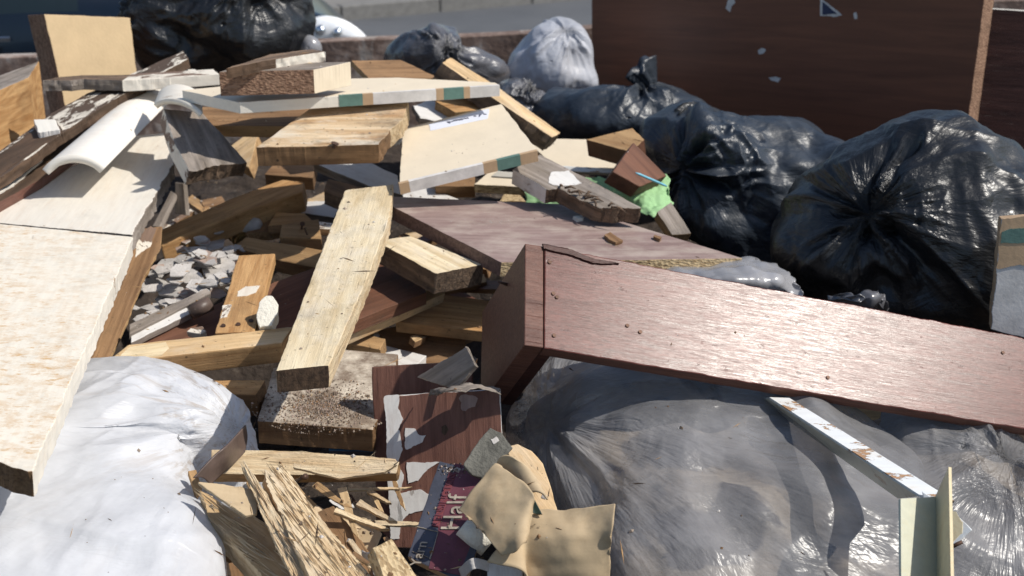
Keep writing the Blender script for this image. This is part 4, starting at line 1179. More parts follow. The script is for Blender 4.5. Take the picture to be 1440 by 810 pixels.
B = board('mahogany_block', 'tilted mahogany block standing on the green cloth', 'block',
      [(862, 241, 1.235), (891, 200, 1.255), (938, 247, 1.20), (900, 262)], 0.03, ('mahog_mid', 'mahog_mid'), prior=(0, -0.3), bevel=0.002, g=(1, 2))
sheet('green_cloth', 'crumpled light green cloth under the mahogany block', 'cloth',
      [[(735, 258, 1.16), (785, 256, 1.165), (832, 250, 1.175), (872, 252, 1.185), (908, 242, 1.195), (938, 246, 1.185)], [(737, 272, 1.155), (785, 272, 1.16), (838, 266, 1.165), (882, 270, 1.175), (915, 266, 1.18), (944, 272, 1.17)], [(740, 292, 1.135), (800, 294, 1.135), (856, 292, 1.14), (895, 297, 1.155), (926, 306, 1.155), (943, 300, 1.145)]],
      'green_cloth', 0.0012, 140, 80, 0.008, 26, crumple=0.10, ragged=0.008)
a, b_ = P(894, 243, 1.245), P(938, 262, 1.21)
o = tube('blue_pen', [a, a + (b_ - a) * 0.12, a + (b_ - a) * 0.9, b_], [0.001, 0.0024, 0.0024, 0.001], 'pen_blue'); tag(o, 'thin blue plastic stick lying on the green cloth', 'stick')
B = board('brown_offcut', 'small grey-brown offcut between the green cloth and the slack dark sack', 'offcut',
      [(924, 298, 1.17), (944, 284, 1.18), (972, 328, 1.14), (945, 330)], 0.02, ('wood_grey', 'pine_tan'))

B = board('laminate_board', 'broad purple-brown laminate board with raw chipboard ends in the middle', 'board',
      [(522, 275, 1.215), (705, 369), (1044, 363), (795, 287)], 0.024, ('laminate', 'laminate_side', 'chip_tan'), lean=(0.10, -0.03), g=(1, 2), edgemat={1: 2, 2: 2}, bevel=0.0008)
LB = B
for k in range(260):
    pass
B = board('dirty_block', 'short pale plank end with a charred rough front, under the laminate board', 'plank',
      [(527, 338, 1.188), (577, 332), (680, 372), (612, 384)], 0.036, ('pine_pale', 'wood_rot'), lean=(0.10, -0.04), jag={3: 0.002, 2: 0.003}, g=(0, 3))

# ================================================================== centre
B = board('long_plank', 'long pale rough-sawn plank pointing down the middle of the picture, charred end', 'plank',
      [(485, 268, 1.235), (553, 259, 1.235), (548, 305), (517, 388), (495, 440), (462, 514, 1.225), (388, 521), (440, 385)], 0.030, ('pine_pale', 'splinter', 'wood_dark'), jag={0: 0.004, 1: 0.0015, 2: 0.0015, 3: 0.0012, 5: 0.0015}, g=(0, 6), edgemat={5: 2})
B = board('mahogany_board', 'dark red-brown board with a torn corner, right of the long pale plank', 'board',
      [(500, 335, 1.14), (593, 396, 1.12), (600, 411), (490, 454, 1.11), (470, 430)], 0.022, ('mahog_mid', 'mahog_mid'), jag={0: 0.002, 1: 0.001}, g=(2, 3))
B = board('pine_strip', 'pale strip of pine under the torn dark red-brown board', 'batten',
      [(470, 478, 1.085), (493, 462), (600, 408), (624, 403, 1.10), (626, 412, 1.095), (494, 470)], 0.020, ('pine_tan', 'pine_raw'), g=(0, 3))
B = board('pine_board', 'flat tan pine board just left of the short arm of the varnished lining', 'board',
      [(556, 452, 1.065), (697, 468, 1.06), (702, 424, 1.075), (625, 414)], 0.020, ('pine_orange', 'pine_tan'), g=(0, 1))
B = board('plywood_sheet', 'mottled brown plywood piece with a lifting corner, below the flat tan pine board', 'plywood',
      [(530, 464, 1.04), (560, 459), (655, 478, 1.03), (648, 515, 1.0), (585, 545), (563, 520)], 0.010, ('wood_dull', 'pine_tan'), g=(0, 2), jag=0.0015)
B = board('pine_offcut', 'small tan offcut beside the middle of the long pale plank', 'offcut',
      [(486, 482, 1.055), (535, 492, 1.055), (542, 476), (494, 466, 1.06)], 0.022, ('pine_tan', 'pine_tan'))
B = board('painted_offcut', 'grey-white dusty board under the small tan offcut', 'board',
      [(468, 500, 1.03), (552, 545, 1.02), (600, 500, 1.02), (520, 480)], 0.015, ('paint_greywhite', 'paint_greywhite'))
B = board('dirty_board', 'cream board strewn with soil and grit below the charred end of the long plank', 'board',
      [(362, 592, 1.065), (525, 604, 1.06), (548, 560), (560, 498, 1.08), (470, 490), (384, 518)], 0.036, ('soiled_board', 'wood_dull'), jag={0: 0.0012, 1: 0.002}, g=(0, 1))
DB = B
B = board('pine_beam', 'horizontal pine beam crossing behind the charred end of the long plank', 'beam',
      [(148, 511, 1.13), (180, 484, 1.14), (412, 459, 1.14), (397, 482)], 0.036, ('pine_raw', 'pine_tan'), g=(1, 2), bevel=0.0025)
decal(B, 'worn_patch', [(170, 500), (183, 488), (233, 481), (238, 490), (228, 500), (168, 507)], 'pine_pale', 0.0006, 0.001)
B = board('pine_beam', 'lower pine beam lying under the horizontal one, against the white sack', 'beam',
      [(140, 553, 1.085), (360, 555, 1.085), (373, 534), (140, 534, 1.095)], 0.045, ('pine_orange', 'wood_dull'), g=(0, 1), bevel=0.002)
B = board('pine_offcut', 'short orange pine offcut with nail holes and paint smears, standing on the red-brown board', 'offcut',
      [(335, 359, 1.165), (387, 356, 1.165), (358, 466, 1.14), (302, 468)], 0.020, ('pine_orange', 'pine_orange'), g=(0, 3), bevel=0.002)
for x, y in ((314, 459), (335, 457), (353, 452)): nail_on(B, x, y, 0.001, 0.0015)
decal(B, 'paint_smear', [(334, 410), (345, 403), (366, 402), (360, 412), (348, 416), (333, 417)], 'paint_chipped', 0.0004, 0.002)
decal(B, 'paint_smear', [(313, 430), (325, 428), (320, 446), (310, 448)], 'paint_chipped', 0.0004, 0.002)
B = board('mahogany_board', 'long dark red-brown board under the orange pine offcut, left of the long plank', 'board',
      [(178, 484, 1.08), (310, 425), (442, 376, 1.12), (505, 362), (490, 470, 1.06), (175, 510)], 0.020, ('mahog_mid', 'mahog_dark'), g=(0, 2))
B = board('foam_lump', 'broken white lump between the orange pine offcut and the long plank', 'lump',
      [(361, 448, 1.155), (364, 428), (372, 417), (383, 416), (390, 426), (389, 444), (383, 458), (366, 461)], 0.030, ('white_lump', 'white_lump'), lean=(0.1, -0.9), jag=0.0018, bevel=0.003)
B = board('pine_beam', 'orange pine beam slanting up into the dark hollow left of centre', 'beam',
      [(226, 345, 1.10), (222, 324), (330, 277, 1.14), (397, 252), (428, 256, 1.16), (425, 270), (330, 302)], 0.042, ('pine_orange', 'pine_orange'), g=(1, 3), bevel=0.003)
B = board('veneer_strip', 'thin bent strip of brown veneer along the right side of the rust-freckled board', 'veneer',
      [(196, 322, 1.17), (228, 318, 1.17), (226, 345), (205, 385, 1.13), (176, 458), (142, 531, 1.10), (108, 531), (150, 440)], 0.008, ('wood_dull', 'pine_tan'), g=(1, 5), jag={2: 0.003, 3: 0.002})
decal(B, 'paint_patch', [(198, 326), (212, 318), (220, 322), (212, 345), (190, 362), (192, 345)], 'paint_chipped', 0.0006, 0.002)
B = board('pine_beam', 'brown beam end behind the orange pine offcut', 'beam',
      [(327, 347, 1.09), (346, 333), (458, 352, 1.11), (450, 378, 1.09), (392, 366)], 0.036, ('pine_tan', 'wood_dull'), g=(1, 2), bevel=0.002)
B = board('pine_block', 'small pine block with a nail, behind the brown beam end', 'block',
      [(393, 333, 1.11), (452, 336, 1.11), (448, 308, 1.125), (396, 316)], 0.030, ('pine_tan', 'pine_tan'), g=(0, 1))
nail_on(B, 424, 322, 0.02, 0.002, (0.4, -0.6)); nail_on(B, 432, 330, 0.012, 0.0015, (-0.4, 0.3))
B = board('grey_board', 'pale grey board near the head of the long plank', 'board',
      [(400, 296, 1.10), (470, 306, 1.10), (480, 281, 1.12), (412, 284)], 0.016, ('paint_greywhite', 'wood_grey'), g=(0, 1))
B = board('brown_offcut', 'brown offcut in the shade under the broad rotten timber', 'offcut',
      [(372, 245, 1.15), (440, 250), (445, 228), (388, 226)], 0.03, lean=(0, -0.3), mats=('wood_dull', 'wood_dull'))
B = board('brown_offcut', 'rough brown offcut right of the brass fitting', 'offcut',
      [(345, 330, 1.09), (398, 322, 1.10), (395, 298), (372, 288, 1.12)], 0.02, ('wood_dull', 'pine_tan'), jag=0.003)
B = board('pine_offcut', 'short pine piece with a broken corner behind the small nailed pine block', 'offcut',
      [(376, 318, 1.11), (440, 312, 1.12), (430, 300), (388, 298, 1.12)], 0.018, ('pine_orange', 'wood_dull'), jag=0.002)
# void sticks
for lab, pts in (('grey stick at the back of the dark hollow, the upright one', [(246, 300, 1.06), (262, 303, 1.06), (258, 258, 1.12), (246, 256)]), ('grey stick at the back of the dark hollow, the leaning one', [(214, 318, 1.05), (224, 320, 1.05), (247, 272, 1.10), (240, 268)])):
    board('grey_stick', lab, 'stick', pts, 0.012, ('wood_grey', 'wood_grey'), g=(1, 2), group='grey sticks in the hollow')
# brass fitting and cup
br = empty('brass_fitting', P(330, 330, 1.06), 'ribbed brass pipe fitting in the hollow above the plaster flakes', 'pipe fitting')
a, b_ = P(318, 316, 1.09), P(344, 340, 1.075)
tube('barrel', [a, b_], 0.014, 'brass', br, 16, smooth=False)
for k in range(5): tube('rib', [a + (b_ - a) * (0.1 + 0.2 * k), a + (b_ - a) * (0.17 + 0.2 * k)], 0.0175, 'brass', br, 16, smooth=False)
cu = empty('bottle_cap', P(352, 318, 1.09), 'frosted white plastic cap beside the brass fitting', 'cap')
a, b_ = P(343, 325, 1.09), P(362, 314, 1.105)
tube('cap_body', [a, b_, b_ + (b_ - a) * 0.25], [0.011, 0.014, 0.006], 'plaster', cu, 16)
# grey trims
B = board('grey_trim', 'dusty grey trim with a rounded back, upper of two below the plaster flakes', 'trim', [(182, 470, 1.10), (182, 456), (290, 405, 1.125), (297, 412, 1.12)], 0.012, ('wood_grey', 'wood_grey'), g=(1, 2), group='dusty grey trims')
B = board('grey_trim', 'dusty grey trim, lower of two below the plaster flakes', 'trim', [(184, 482, 1.09), (184, 470), (262, 432, 1.11), (270, 440, 1.105)], 0.012, ('paint_greywhite', 'wood_grey'), g=(1, 2), group='dusty grey trims')
o = tube('black_cap', [P(268, 440, 1.11), P(296, 426, 1.12)], 0.012, 'tape_tan', None, 12); o.data.materials[0] = M['leather']; tag(o, 'short dark plastic tube end beside the dusty grey trims', 'tube')
# plaster flakes
fl = [(300, 342, 18), (278, 352, 17), (262, 366, 18), (292, 366, 22), (310, 358, 16), (318, 372, 22), (300, 384, 20), (270, 388, 22), (240, 372, 16), (222, 384, 14), (215, 400, 18), (242, 404, 20), (268, 410, 16), (232, 420, 18), (284, 400, 20), (318, 392, 18), (330, 380, 12), (305, 412, 16), (330, 405, 14), (255, 350, 12), (214, 432, 14), (200, 448, 14), (250, 425, 12), (320, 350, 10), (328, 362, 11), (285, 335, 10), (237, 440, 12), (340, 392, 10), (345, 350, 9)]
rj = random.Random(8)
fl = fl + [(x + rj.uniform(-22, 22), y + rj.uniform(-16, 16), s * rj.uniform(0.5, 0.9)) for (x, y, s) in fl]
for i, (x, y, s) in enumerate(fl):
    k = rnd.randint(5, 7); a0 = rnd.uniform(0, 6)
    z = 1.06 + 0.045 * math.exp(-((x - 285) / 60) ** 2 - ((y - 375) / 45) ** 2) + rnd.uniform(0, 0.016) + min(i, 30) * 0.0006
    pts = []
    for j in range(k):
        a = a0 + 2 * math.pi * j / k; r = s * rnd.uniform(0.6, 1.35)
        pts.append((x + math.cos(a) * r, y + math.sin(a) * r * 0.5))
    tl = (rnd.uniform(-.4, .4), rnd.uniform(-.55, .25)); s *= 0.95
    board('plaster_flake', 'broken flake of old plaster in the loose pile left of the orange pine offcut', 'plaster flake', pts, rnd.uniform(0.0012, 0.0035),
          ('plaster' if rnd.random() > 0.25 else 'plaster_pink', 'plaster'), plane=(P(x, y, z), Vector((tl[0] * .6, tl[1] * .6, 1)).normalized()), jag=0.0009, group='plaster flakes', bevel=0)
B = board('white_chip', 'small white painted chip lying on the long dark red-brown board', 'chip', [(262, 466, 1.105), (268, 461), (284, 458, 1.11), (290, 466, 1.105), (282, 470)], 0.012, ('paint_chipped', 'paint_chipped'), jag=0.001)

# ================================================================== bottom centre
BK = board('mahogany_door', 'red-brown board standing upright at the back, behind the paint-scarred one', 'board',
      [(523, 516, 1.13), (664, 508, 1.13), (664, 600), (560, 770), (530, 742, 0.92)], 0.018, ('mahog', 'mahog'), plane=(P(523, 516, 1.13), Vector((-0.05, -0.93, 0.36)).normalized()), g=(0, 4))
FR = board('mahogany_door', 'red-brown board standing upright with torn white paint along its left edge', 'board',
      [(541, 557), (703, 547), (706, 648), (640, 700), (600, 770), (549, 770)], 0.020, ('mahog', 'paint_greywhite'), plane=(P(541, 557, 1.135), Vector((-0.04, -0.92, 0.38)).normalized()), g=(0, 5))
for pts in ([(541, 557), (562, 556), (560, 575), (567, 590), (560, 604), (566, 630), (558, 650), (568, 668), (560, 700), (566, 730), (562, 757), (549, 757)],
            [(570, 602), (584, 603), (590, 612), (599, 612), (594, 622), (580, 628), (571, 632)],
            [(572, 650), (600, 650), (618, 650), (600, 662), (588, 676), (574, 680)],
            [(560, 695), (590, 688), (600, 694), (610, 700), (600, 715), (575, 722), (560, 740)]):
    decal(FR, 'paint_patch', pts, 'paint_greywhite', 0.0012, 0.0018)
for pts in ([(571, 650), (552, 690), (640, 668), (640, 664)],):
    pass
decal(FR, 'gouge', [(621, 600), (627, 597), (631, 605), (626, 612), (621, 608)], 'wood_dark', 0.0006, 0.001)
decal(FR, 'scuff', [(645, 560), (660, 556), (672, 560), (668, 572), (655, 578), (648, 570)], 'laminate', 0.0003, 0.004)
B = board('bark_strip', 'grey fibrous strip of torn hardboard leaning on top of the upright red-brown boards', 'strip',
      [(586, 531, 1.15), (640, 548, 1.155), (669, 515, 1.19), (654, 487, 1.21)], 0.006, ('wood_grey', 'wood_grey'), jag=0.002, g=(0, 3))
sheet('torn_veneer', 'curl of torn grey paper along the top of the paint-scarred board', 'paper scrap',
      [[(606, 548, 1.15), (640, 545, 1.165), (670, 540, 1.16), (703, 546, 1.15)], [(606, 556, 1.145), (640, 552, 1.175), (672, 547, 1.17), (706, 556, 1.15)]], 'wood_grey', 0.001, 60, 12, 0.004, 40, ragged=0.006)
# printed box
CB = board('printed_carton', 'flattened printed carton, dark blue and crimson with faded letters upside down', 'carton',
      [(573, 782, 1.085), (618, 648, 1.14), (684, 664, 1.14), (690, 700), (655, 812, 1.08), (640, 815)], 0.010, ('card_navy', 'tape_tan'), g=(0, 1))
decal(CB, 'crimson_band', [(640, 652), (684, 664), (688, 700), (655, 811), (603, 800)], 'card_red', 0.0006, 0)
decal(CB, 'scarlet_stripe', [(632, 665), (641, 667), (617, 742), (608, 740)], 'card_scarlet', 0.0012, 0.0004)
decal(CB, 'navy_edge', [(681, 720), (687, 722), (665, 790), (650, 800)], 'card_navy', 0.0012, 0)
def on_text(B, s, px, py, dx, dy, size, mat, name):
    cu_ = bpy.data.curves.new(name, 'FONT'); cu_.body = s; cu_.size = size; cu_.extrude = 0.0004; cu_.align_x = 'CENTER'; cu_.align_y = 'CENTER'
    to = bpy.data.objects.new(name, cu_); scene.collection.objects.link(to)
    bpy.context.view_layer.update()
    me = bpy.data.meshes.new_from_object(to.evaluated_get(bpy.context.evaluated_depsgraph_get()))
    bpy.data.objects.remove(to); me.name = name
    me.materials.clear(); me.materials.append(M[mat])
    o = bpy.data.objects.new(name, me); link(o, B.o)
    p = B.inv @ hit(px, py, B.c, B.n); q = B.inv @ hit(px + dx, py + dy, B.c, B.n)
    a = math.atan2((q - p).y, (q - p).x)
    o.location = (p.x, p.y, B.t + 0.0017); o.rotation_euler = (0, 0, a)
    return o
on_text(CB, 'Half', 640, 722, 12, -55, 0.032, 'card_ink', 'lettering')
on_text(CB, 'Yarn', 590, 780, 14, -44, 0.018, 'card_ink', 'lettering')
on_text(CB, 'KENSINGTON', 625, 703, 24, -74, 0.0125, 'card_red', 'lettering')
ln = []; lf = []
for pts_ in ([(586, 741), (616, 748)], [(616, 748), (604, 786)], [(580, 776), (602, 784)]):
    q_ = [pts_[0], (pts_[1][0], pts_[1][1]), (pts_[1][0] + 0.9, pts_[1][1] + 0.9), (pts_[0][0] + 0.9, pts_[0][1] + 0.9)]
    decal(CB, 'printed_line', q_, 'card_ink', 0.0014, 0)
B = board('metal_plate', 'dirty dark grey plate above the printed carton', 'plate',
      [(652, 655, 1.155), (672, 622), (690, 601, 1.185), (706, 608), (722, 630, 1.165), (702, 655), (684, 674), (664, 668)], 0.006, ('rag_grey', 'rag_grey'), jag=0.0022, g=(0, 2))
decal(B, 'paint_patch', [(690, 618), (698, 614), (702, 620), (694, 625)], 'plaster', 0.0008, 0.001)
grit('grit', 'dust and paint flakes gathered on the top corner of the printed carton', CB, 640, 662, 20, 9, 500, 0.0022, ['plaster', 'dirt', 'rubble', 'plaster_pink'])
B = board('curved_plywood', 'smooth pinkish plywood piece with a rounded corner beside the big grey sack', 'plywood',
      [(712, 628, 1.14), (728, 624, 1.14), (748, 634), (764, 652), (772, 675), (786, 722, 1.08), (742, 722)], 0.012, ('pine_raw', 'pine_tan'), g=(0, 5))
# vinyl flooring offcut: beige back, green face curled over
sheet('vinyl_offcut', 'stiff beige vinyl offcut with its left corner raised, over the printed carton', 'vinyl',
      [[(645, 716, 1.15), (671, 684, 1.17), (697, 652, 1.19)], [(668, 738, 1.14), (697, 703, 1.165), (726, 671, 1.185)], [(692, 765, 1.13), (725, 728, 1.155), (750, 697, 1.175)], [(706, 782, 1.12), (733, 768, 1.135), (745, 722, 1.15)]],
      'vinyl', 0.0018, 60, 60, 0.005, 16, mats=['vinyl', 'vinyl'], ragged=0.003)
sheet('vinyl_offcut', 'stiff beige vinyl offcut with a square right corner, before the big grey sack', 'vinyl',
      [[(686, 790, 1.11), (738, 806, 1.10), (736, 850, 1.05)], [(742, 722, 1.145), (741, 765, 1.12), (740, 840, 1.06)], [(800, 717, 1.15), (798, 762, 1.13), (797, 840, 1.06)], [(840, 712, 1.16), (836, 760, 1.13), (835, 830, 1.07)], [(866, 708, 1.165), (861, 756, 1.135), (855, 822, 1.07)]],
      'vinyl', 0.0018, 60, 60, 0.005, 14, ragged=0.003)
# curl
cv = []
for k in range(9):
    a = math.pi * (0.15 + 1.5 * k / 8)
    cv.append((math.cos(a), math.sin(a)))
rows = []
for (px_, py_, z) in ((700, 648, 1.185), (722, 665, 1.175), (742, 700, 1.16)):
    c0 = P(px_ + 14, py_ + 8, z); rows.append([c0 + Vector((0.012 * x, -0.004 * x, 0.014 * y)) for x, y in cv])
sheet('vinyl_curl', 'green-faced roll of vinyl curled tightly behind the beige vinyl offcuts', 'vinyl', rows, 'vinyl', 0.002, 50, 30, mats=['vinyl', 'vinyl_green'])
a, b_ = P(655, 735, 1.12), P(690, 765, 1.10)
o = tube('white_pipe', [a, b_], 0.017, 'white_lump', None, 18); tag(o, 'stub of white pipe under the raised vinyl corner', 'pipe')
B = board('white_offcut', 'white painted offcut with fine cracks at the bottom edge below the vinyl', 'offcut', [(684, 792, 1.09), (734, 794, 1.09), (736, 850, 1.06), (684, 850)], 0.02, ('paint_greywhite', 'wood_grey'))
sheet('paper_curl', 'curl of white paper at the foot of the printed carton', 'paper scrap', [[(645, 800, 1.09), (664, 785, 1.11), (690, 790, 1.09)], [(650, 815, 1.08), (668, 800, 1.10), (690, 805, 1.08)]], 'plaster', 0.0006, 30, 20)
B = board('white_offcut', 'pale offcut at the bottom edge under the square vinyl corner', 'offcut', [(745, 800, 1.07), (830, 806, 1.05), (830, 850, 1.03), (745, 850)], 0.02, ('paint_clean', 'pine_raw'))
B = board('chipboard_offcut', 'small chipboard offcut standing at the bottom edge left of the printed carton', 'offcut',
      [(524, 770, 1.13), (551, 757, 1.13), (600, 830, 1.09), (555, 850)], 0.018, ('chip_tan', 'chip_tan'), g=(1, 2))
B = board('broken_batten', 'pale broken batten lying level from the white sack to the upright boards', 'batten',
      [(297, 632), (420, 634), (556, 645), (562, 649), (557, 666), (420, 668), (297, 667)], 0.024, ('splinter', 'pine_tan'), plane=(P(430, 650, 1.10), Vector((0.02, -0.62, 0.78)).normalized()), jag={2: 0.004, 3: 0.004, 1: 0.001}, g=(0, 2))
B2 = board('splinter', None, None, [(413, 651), (440, 655), (478, 663), (520, 660), (558, 653), (540, 664), (478, 673), (412, 657)], 0.006, ('splinter', 'splinter'), plane=(P(430, 650, 1.12), Vector((0.02, -0.62, 0.78)).normalized()), jag=0.0008, g=(0, 4), parent=B.o)
def splinter_board(name, label, pts, t, layers, **kw):
    B = board(name, label, 'splintered wood', pts, t, **kw)
    rr = random.Random(int(pts[0][0])); 
    xs = [p.x for p in B.loc]; ys = [p.y for p in B.loc]
    v = []; f = []
    from mathutils.geometry import intersect_point_tri_2d
    for k in range(layers):
        x = rr.uniform(min(xs), max(xs)); y = rr.uniform(min(ys), max(ys))
        # inside test
        ins = False; L = B.loc; j = len(L) - 1
        for i in range(len(L)):
            if ((L[i].y > y) != (L[j].y > y)) and (x < (L[j].x - L[i].x) * (y - L[i].y) / (L[j].y - L[i].y) + L[i].x): ins = not ins
            j = i
        if not ins: continue
        ln_ = rr.uniform(0.02, 0.07); w = rr.uniform(0.0006, 0.0022); h = rr.uniform(0.0006, 0.0025); yaw = rr.gauss(0, 0.05)
        d = Vector((math.cos(yaw), math.sin(yaw), 0)); s = Vector((-d.y, d.x, 0))
        o = Vector((x, y, B.t)); b = len(v)
        e = rr.choice((0, 0, 0, 0, rr.uniform(0.002, 0.007)))
        v += [o - d * ln_ / 2 - Vector((0, 0, .001)), o + s * w - Vector((0, 0, .001)), o + d * ln_ / 2 + Vector((0, 0, e)), o - s * w - Vector((0, 0, .001)), o + Vector((0, 0, h))]
        f += [[b, b + 1, b + 4], [b + 1, b + 2, b + 4], [b + 2, b + 3, b + 4], [b + 3, b, b + 4], [b, b + 3, b + 2, b + 1]]
    o = kid(B, 'splinters', v, f, 'splinter'); o['kind'] = 'stuff'
    return B
splinter_board('splintered_plank', 'shattered pale plank with a knot hole at its jagged top, bottom centre', [(377, 680, 1.14), (372, 660), (388, 668), (398, 656), (408, 664, 1.14), (440, 715), (480, 765), (525, 812, 1.10), (540, 860), (460, 860), (420, 780), (395, 720)], 0.022, 320, mats=('splinter', 'pine_raw'), jag=0.003, g=(4, 7))
splinter_board('splintered_plank', 'long thin sliver standing just left of the shattered plank', [(338, 652, 1.15), (352, 662), (372, 690, 1.15), (398, 735), (420, 785), (445, 840), (420, 830), (385, 760), (360, 700)], 0.012, 120, lean=(-0.1, -0.35), mats=('splinter', 'pine_raw'), jag=0.0015, g=(0, 5))
splinter_board('splintered_beam', 'thick split log end lying along the white sack at the bottom', [(280, 690, 1.11), (300, 700), (325, 718), (350, 718), (395, 755), (450, 810), (470, 870), (410, 860), (330, 765), (300, 735)], 0.04, 140, lean=(0.1, -0.35), mats=('pine_raw', 'splinter'), jag=0.003, g=(2, 5))
B = board('cardboard_sheet', 'curved sheet of beige hardboard over the thick split log end', 'hardboard',
      [(278, 678, 1.145), (300, 679), (362, 688, 1.13), (362, 722, 1.12), (345, 725), (318, 706)], 0.004, ('vinyl', 'vinyl'), jag=0.0015)
B = board('wood_offcut', 'small tan block pressed against the white sack at the bottom', 'block', [(304, 744, 1.06), (322, 748, 1.06), (334, 778), (312, 784, 1.04)], 0.02, ('pine_tan', 'pine_tan'))
B = board('wood_offcut', 'dusty brown slab in the shade of the shattered plank at the bottom', 'slab',
      [(428, 728, 1.06), (470, 711, 1.07), (500, 750), (545, 815, 1.03), (545, 860), (480, 860)], 0.03, ('wood_dull', 'wood_dull'), jag=0.002, g=(1, 3))
B = board('yellow_card', 'ochre card behind the dusty brown slab', 'card', [(476, 720, 1.05), (515, 728, 1.05), (537, 750), (525, 778, 1.03), (500, 765)], 0.003, ('vinyl', 'vinyl'))
B = board('wood_offcut', 'brown board deep under the thick split log end', 'board', [(318, 770, 1.0), (400, 790, 1.0), (420, 850, 0.98), (330, 850)], 0.02, ('wood_dull', 'wood_dull'))
B = board('wood_offcut', 'tan offcut leaning left of the thick split log end', 'offcut', [(264, 662, 1.11), (276, 660, 1.11), (284, 685), (276, 700, 1.09)], 0.01, ('pine_tan', 'pine_tan'))
sheet('leather_scrap', 'grey-brown curved scrap of leather at the mouth of the white sack', 'leather',
      [[(345, 598, 1.14), (320, 625, 1.15), (300, 642, 1.145), (272, 672, 1.13)], [(347, 615, 1.12), (325, 640, 1.13), (305, 655, 1.13), (285, 672, 1.125)], [(344, 636, 1.11), (325, 655, 1.11), (310, 668, 1.11), (296, 682, 1.11)]], 'leather', 0.002, 40, 20)
# scroll wire, nail and blue strip in the dark gap
a = P(470, 712, 1.03); pts = []
for k in range(40):
    th_ = 1.2 + k / 39 * 2.4 * math.pi; r = 0.009 * (1 - k / 55)
    pts.append(P(490, 705, 1.045) + Vector((math.cos(th_) * r, 0.002 * k / 8, math.sin(th_) * r)))
o = tube('wire_scroll', [P(540, 722, 1.05), P(515, 712, 1.05), P(500, 706, 1.045)] + pts, 0.0013, 'nail', None, 6); tag(o, 'curled dark wire in the gap below the level broken batten', 'wire')
B = board('white_chip', 'grey-white torn card behind the curled wire', 'card', [(463, 703, 1.0), (490, 700), (498, 712), (480, 716)], 0.003, lean=(0, -0.4), mats=('paint_greywhite', 'paint_greywhite'), jag=0.002)
o = tube('bent_nail', [P(416, 678, 1.10), P(424, 672, 1.12), P(430, 670, 1.125)], [0.0016, 0.0022, 0.004], 'nail', None, 8); tag(o, 'bent rusty nail right of the shattered plank', 'nail')
B = board('blue_strip', 'blue plastic strip in the shadow under the soil-strewn board', 'strip', [(462, 634, 1.02), (525, 636), (525, 628), (462, 627)], 0.01, lean=(0, -0.5), mats=('card_navy', 'card_navy'))
M['card_blue'] = plain('card_blue', (0.05, 0.16, 0.32), 0.5, 0.2); B.o.data.materials[0] = M['card_blue']
sheet('white_rag', 'white fibrous rag at the bottom edge between the slab and the chipboard offcut', 'rag', [[(512, 775, 1.06), (522, 782, 1.07), (530, 800, 1.06)], [(514, 790, 1.05), (520, 796, 1.06), (528, 812, 1.05)]], 'plaster', 0.002, 30, 20, 0.004, 60, ragged=0.01)

# ================================================================== bottom right
# varnished door lining: an L of two boards
LN = empty('door_lining', P(765, 400, 1.2), 'long varnished red-brown door lining with a short arm at its left end', 'door lining')
BN = board('long_board', None, None, [(765, 345, 1.32), (765, 490), (1700, 647), (1700, 520), (1440, 476), (1436, 474)], 0.022, ('varnish', 'mahog'), lean=(0.40, -0.94), g=(1, 2), parent=LN, bevel=0.002, jag={5: 0.0012, 4: 0.001})
for x, y, h in ((773, 369, 0), (778, 413, 0), (779, 472, 0), (882, 458, 0), (900, 467, 0), (1164, 531, 0), (1410, 496, 0), (783, 418, 0)):
    o = nail_on(BN, x, y, 0.0004, 0.0011, (0, 0)); o.name = 'nail_head'
# splintered lip along the upper edge
decal(BN, 'torn_lip', [(762, 344), (800, 352), (838, 366), (870, 372), (838, 371), (800, 359), (764, 351)], 'mahog_dark', 0.003, 0.0015)
x0 = min(p.x for p in BN.loc)
L0 = BN.loc[0]; L1 = BN.loc[1]
ex = (L1 - L0).normalized()                       # along the left end
nx = Vector((-ex.y, ex.x)); cen = sum(BN.loc, Vector((0, 0))) / len(BN.loc)
if nx.dot(cen - L0) < 0: nx = -nx
t_ = BN.t; D_ = 0.215; w_ = 0.026
def lp(a, b, z): q = L0 + ex * a + nx * b; return Vector((q.x, q.y, z))
Lw = (L1 - L0).length
v = []
sh = 0.0
for z, da, db in ((t_ - 0.0005, 0, 0), (t_ - D_, 0.0, 0.0)):
    for a, b in ((0.001, -w_), (Lw - 0.001, -w_), (Lw - 0.001, -0.0006), (0.001, -0.0006)):
        v.append(lp(a, b, z))
arm = mesh_obj('short_arm', v, [[0, 1, 2, 3], [4, 5, 6, 7], [0, 1, 5, 4], [1, 2, 6, 5], [2, 3, 7, 6], [3, 0, 4, 7]], 'mahog', parent=BN.o, bevel=0.0015)
attach(arm, LN)
# stop moulding under the arm's lower side
v = []
for z in (t_ - 0.024, t_ - D_ + 0.01):
    for a, b in ((Lw - 0.030, -0.0003), (Lw - 0.004, -0.0003), (Lw - 0.004, 0.018), (Lw - 0.030, 0.018)): v.append(lp(a, b, z))
o = mesh_obj('stop_moulding', v, [[0, 1, 2, 3], [4, 5, 6, 7], [0, 1, 5, 4], [1, 2, 6, 5], [2, 3, 7, 6], [3, 0, 4, 7]], 'mahog_dark', parent=BN.o, bevel=0.001); attach(o, LN)
o = tube('bent_nail', [P(722, 404, 1.24), P(716, 401, 1.25), P(700, 396, 1.26)], [0.003, 0.0028, 0.0012], 'nail', None, 8); attach(o, LN); o['label'] = 'long bent nail sticking out of the arm'

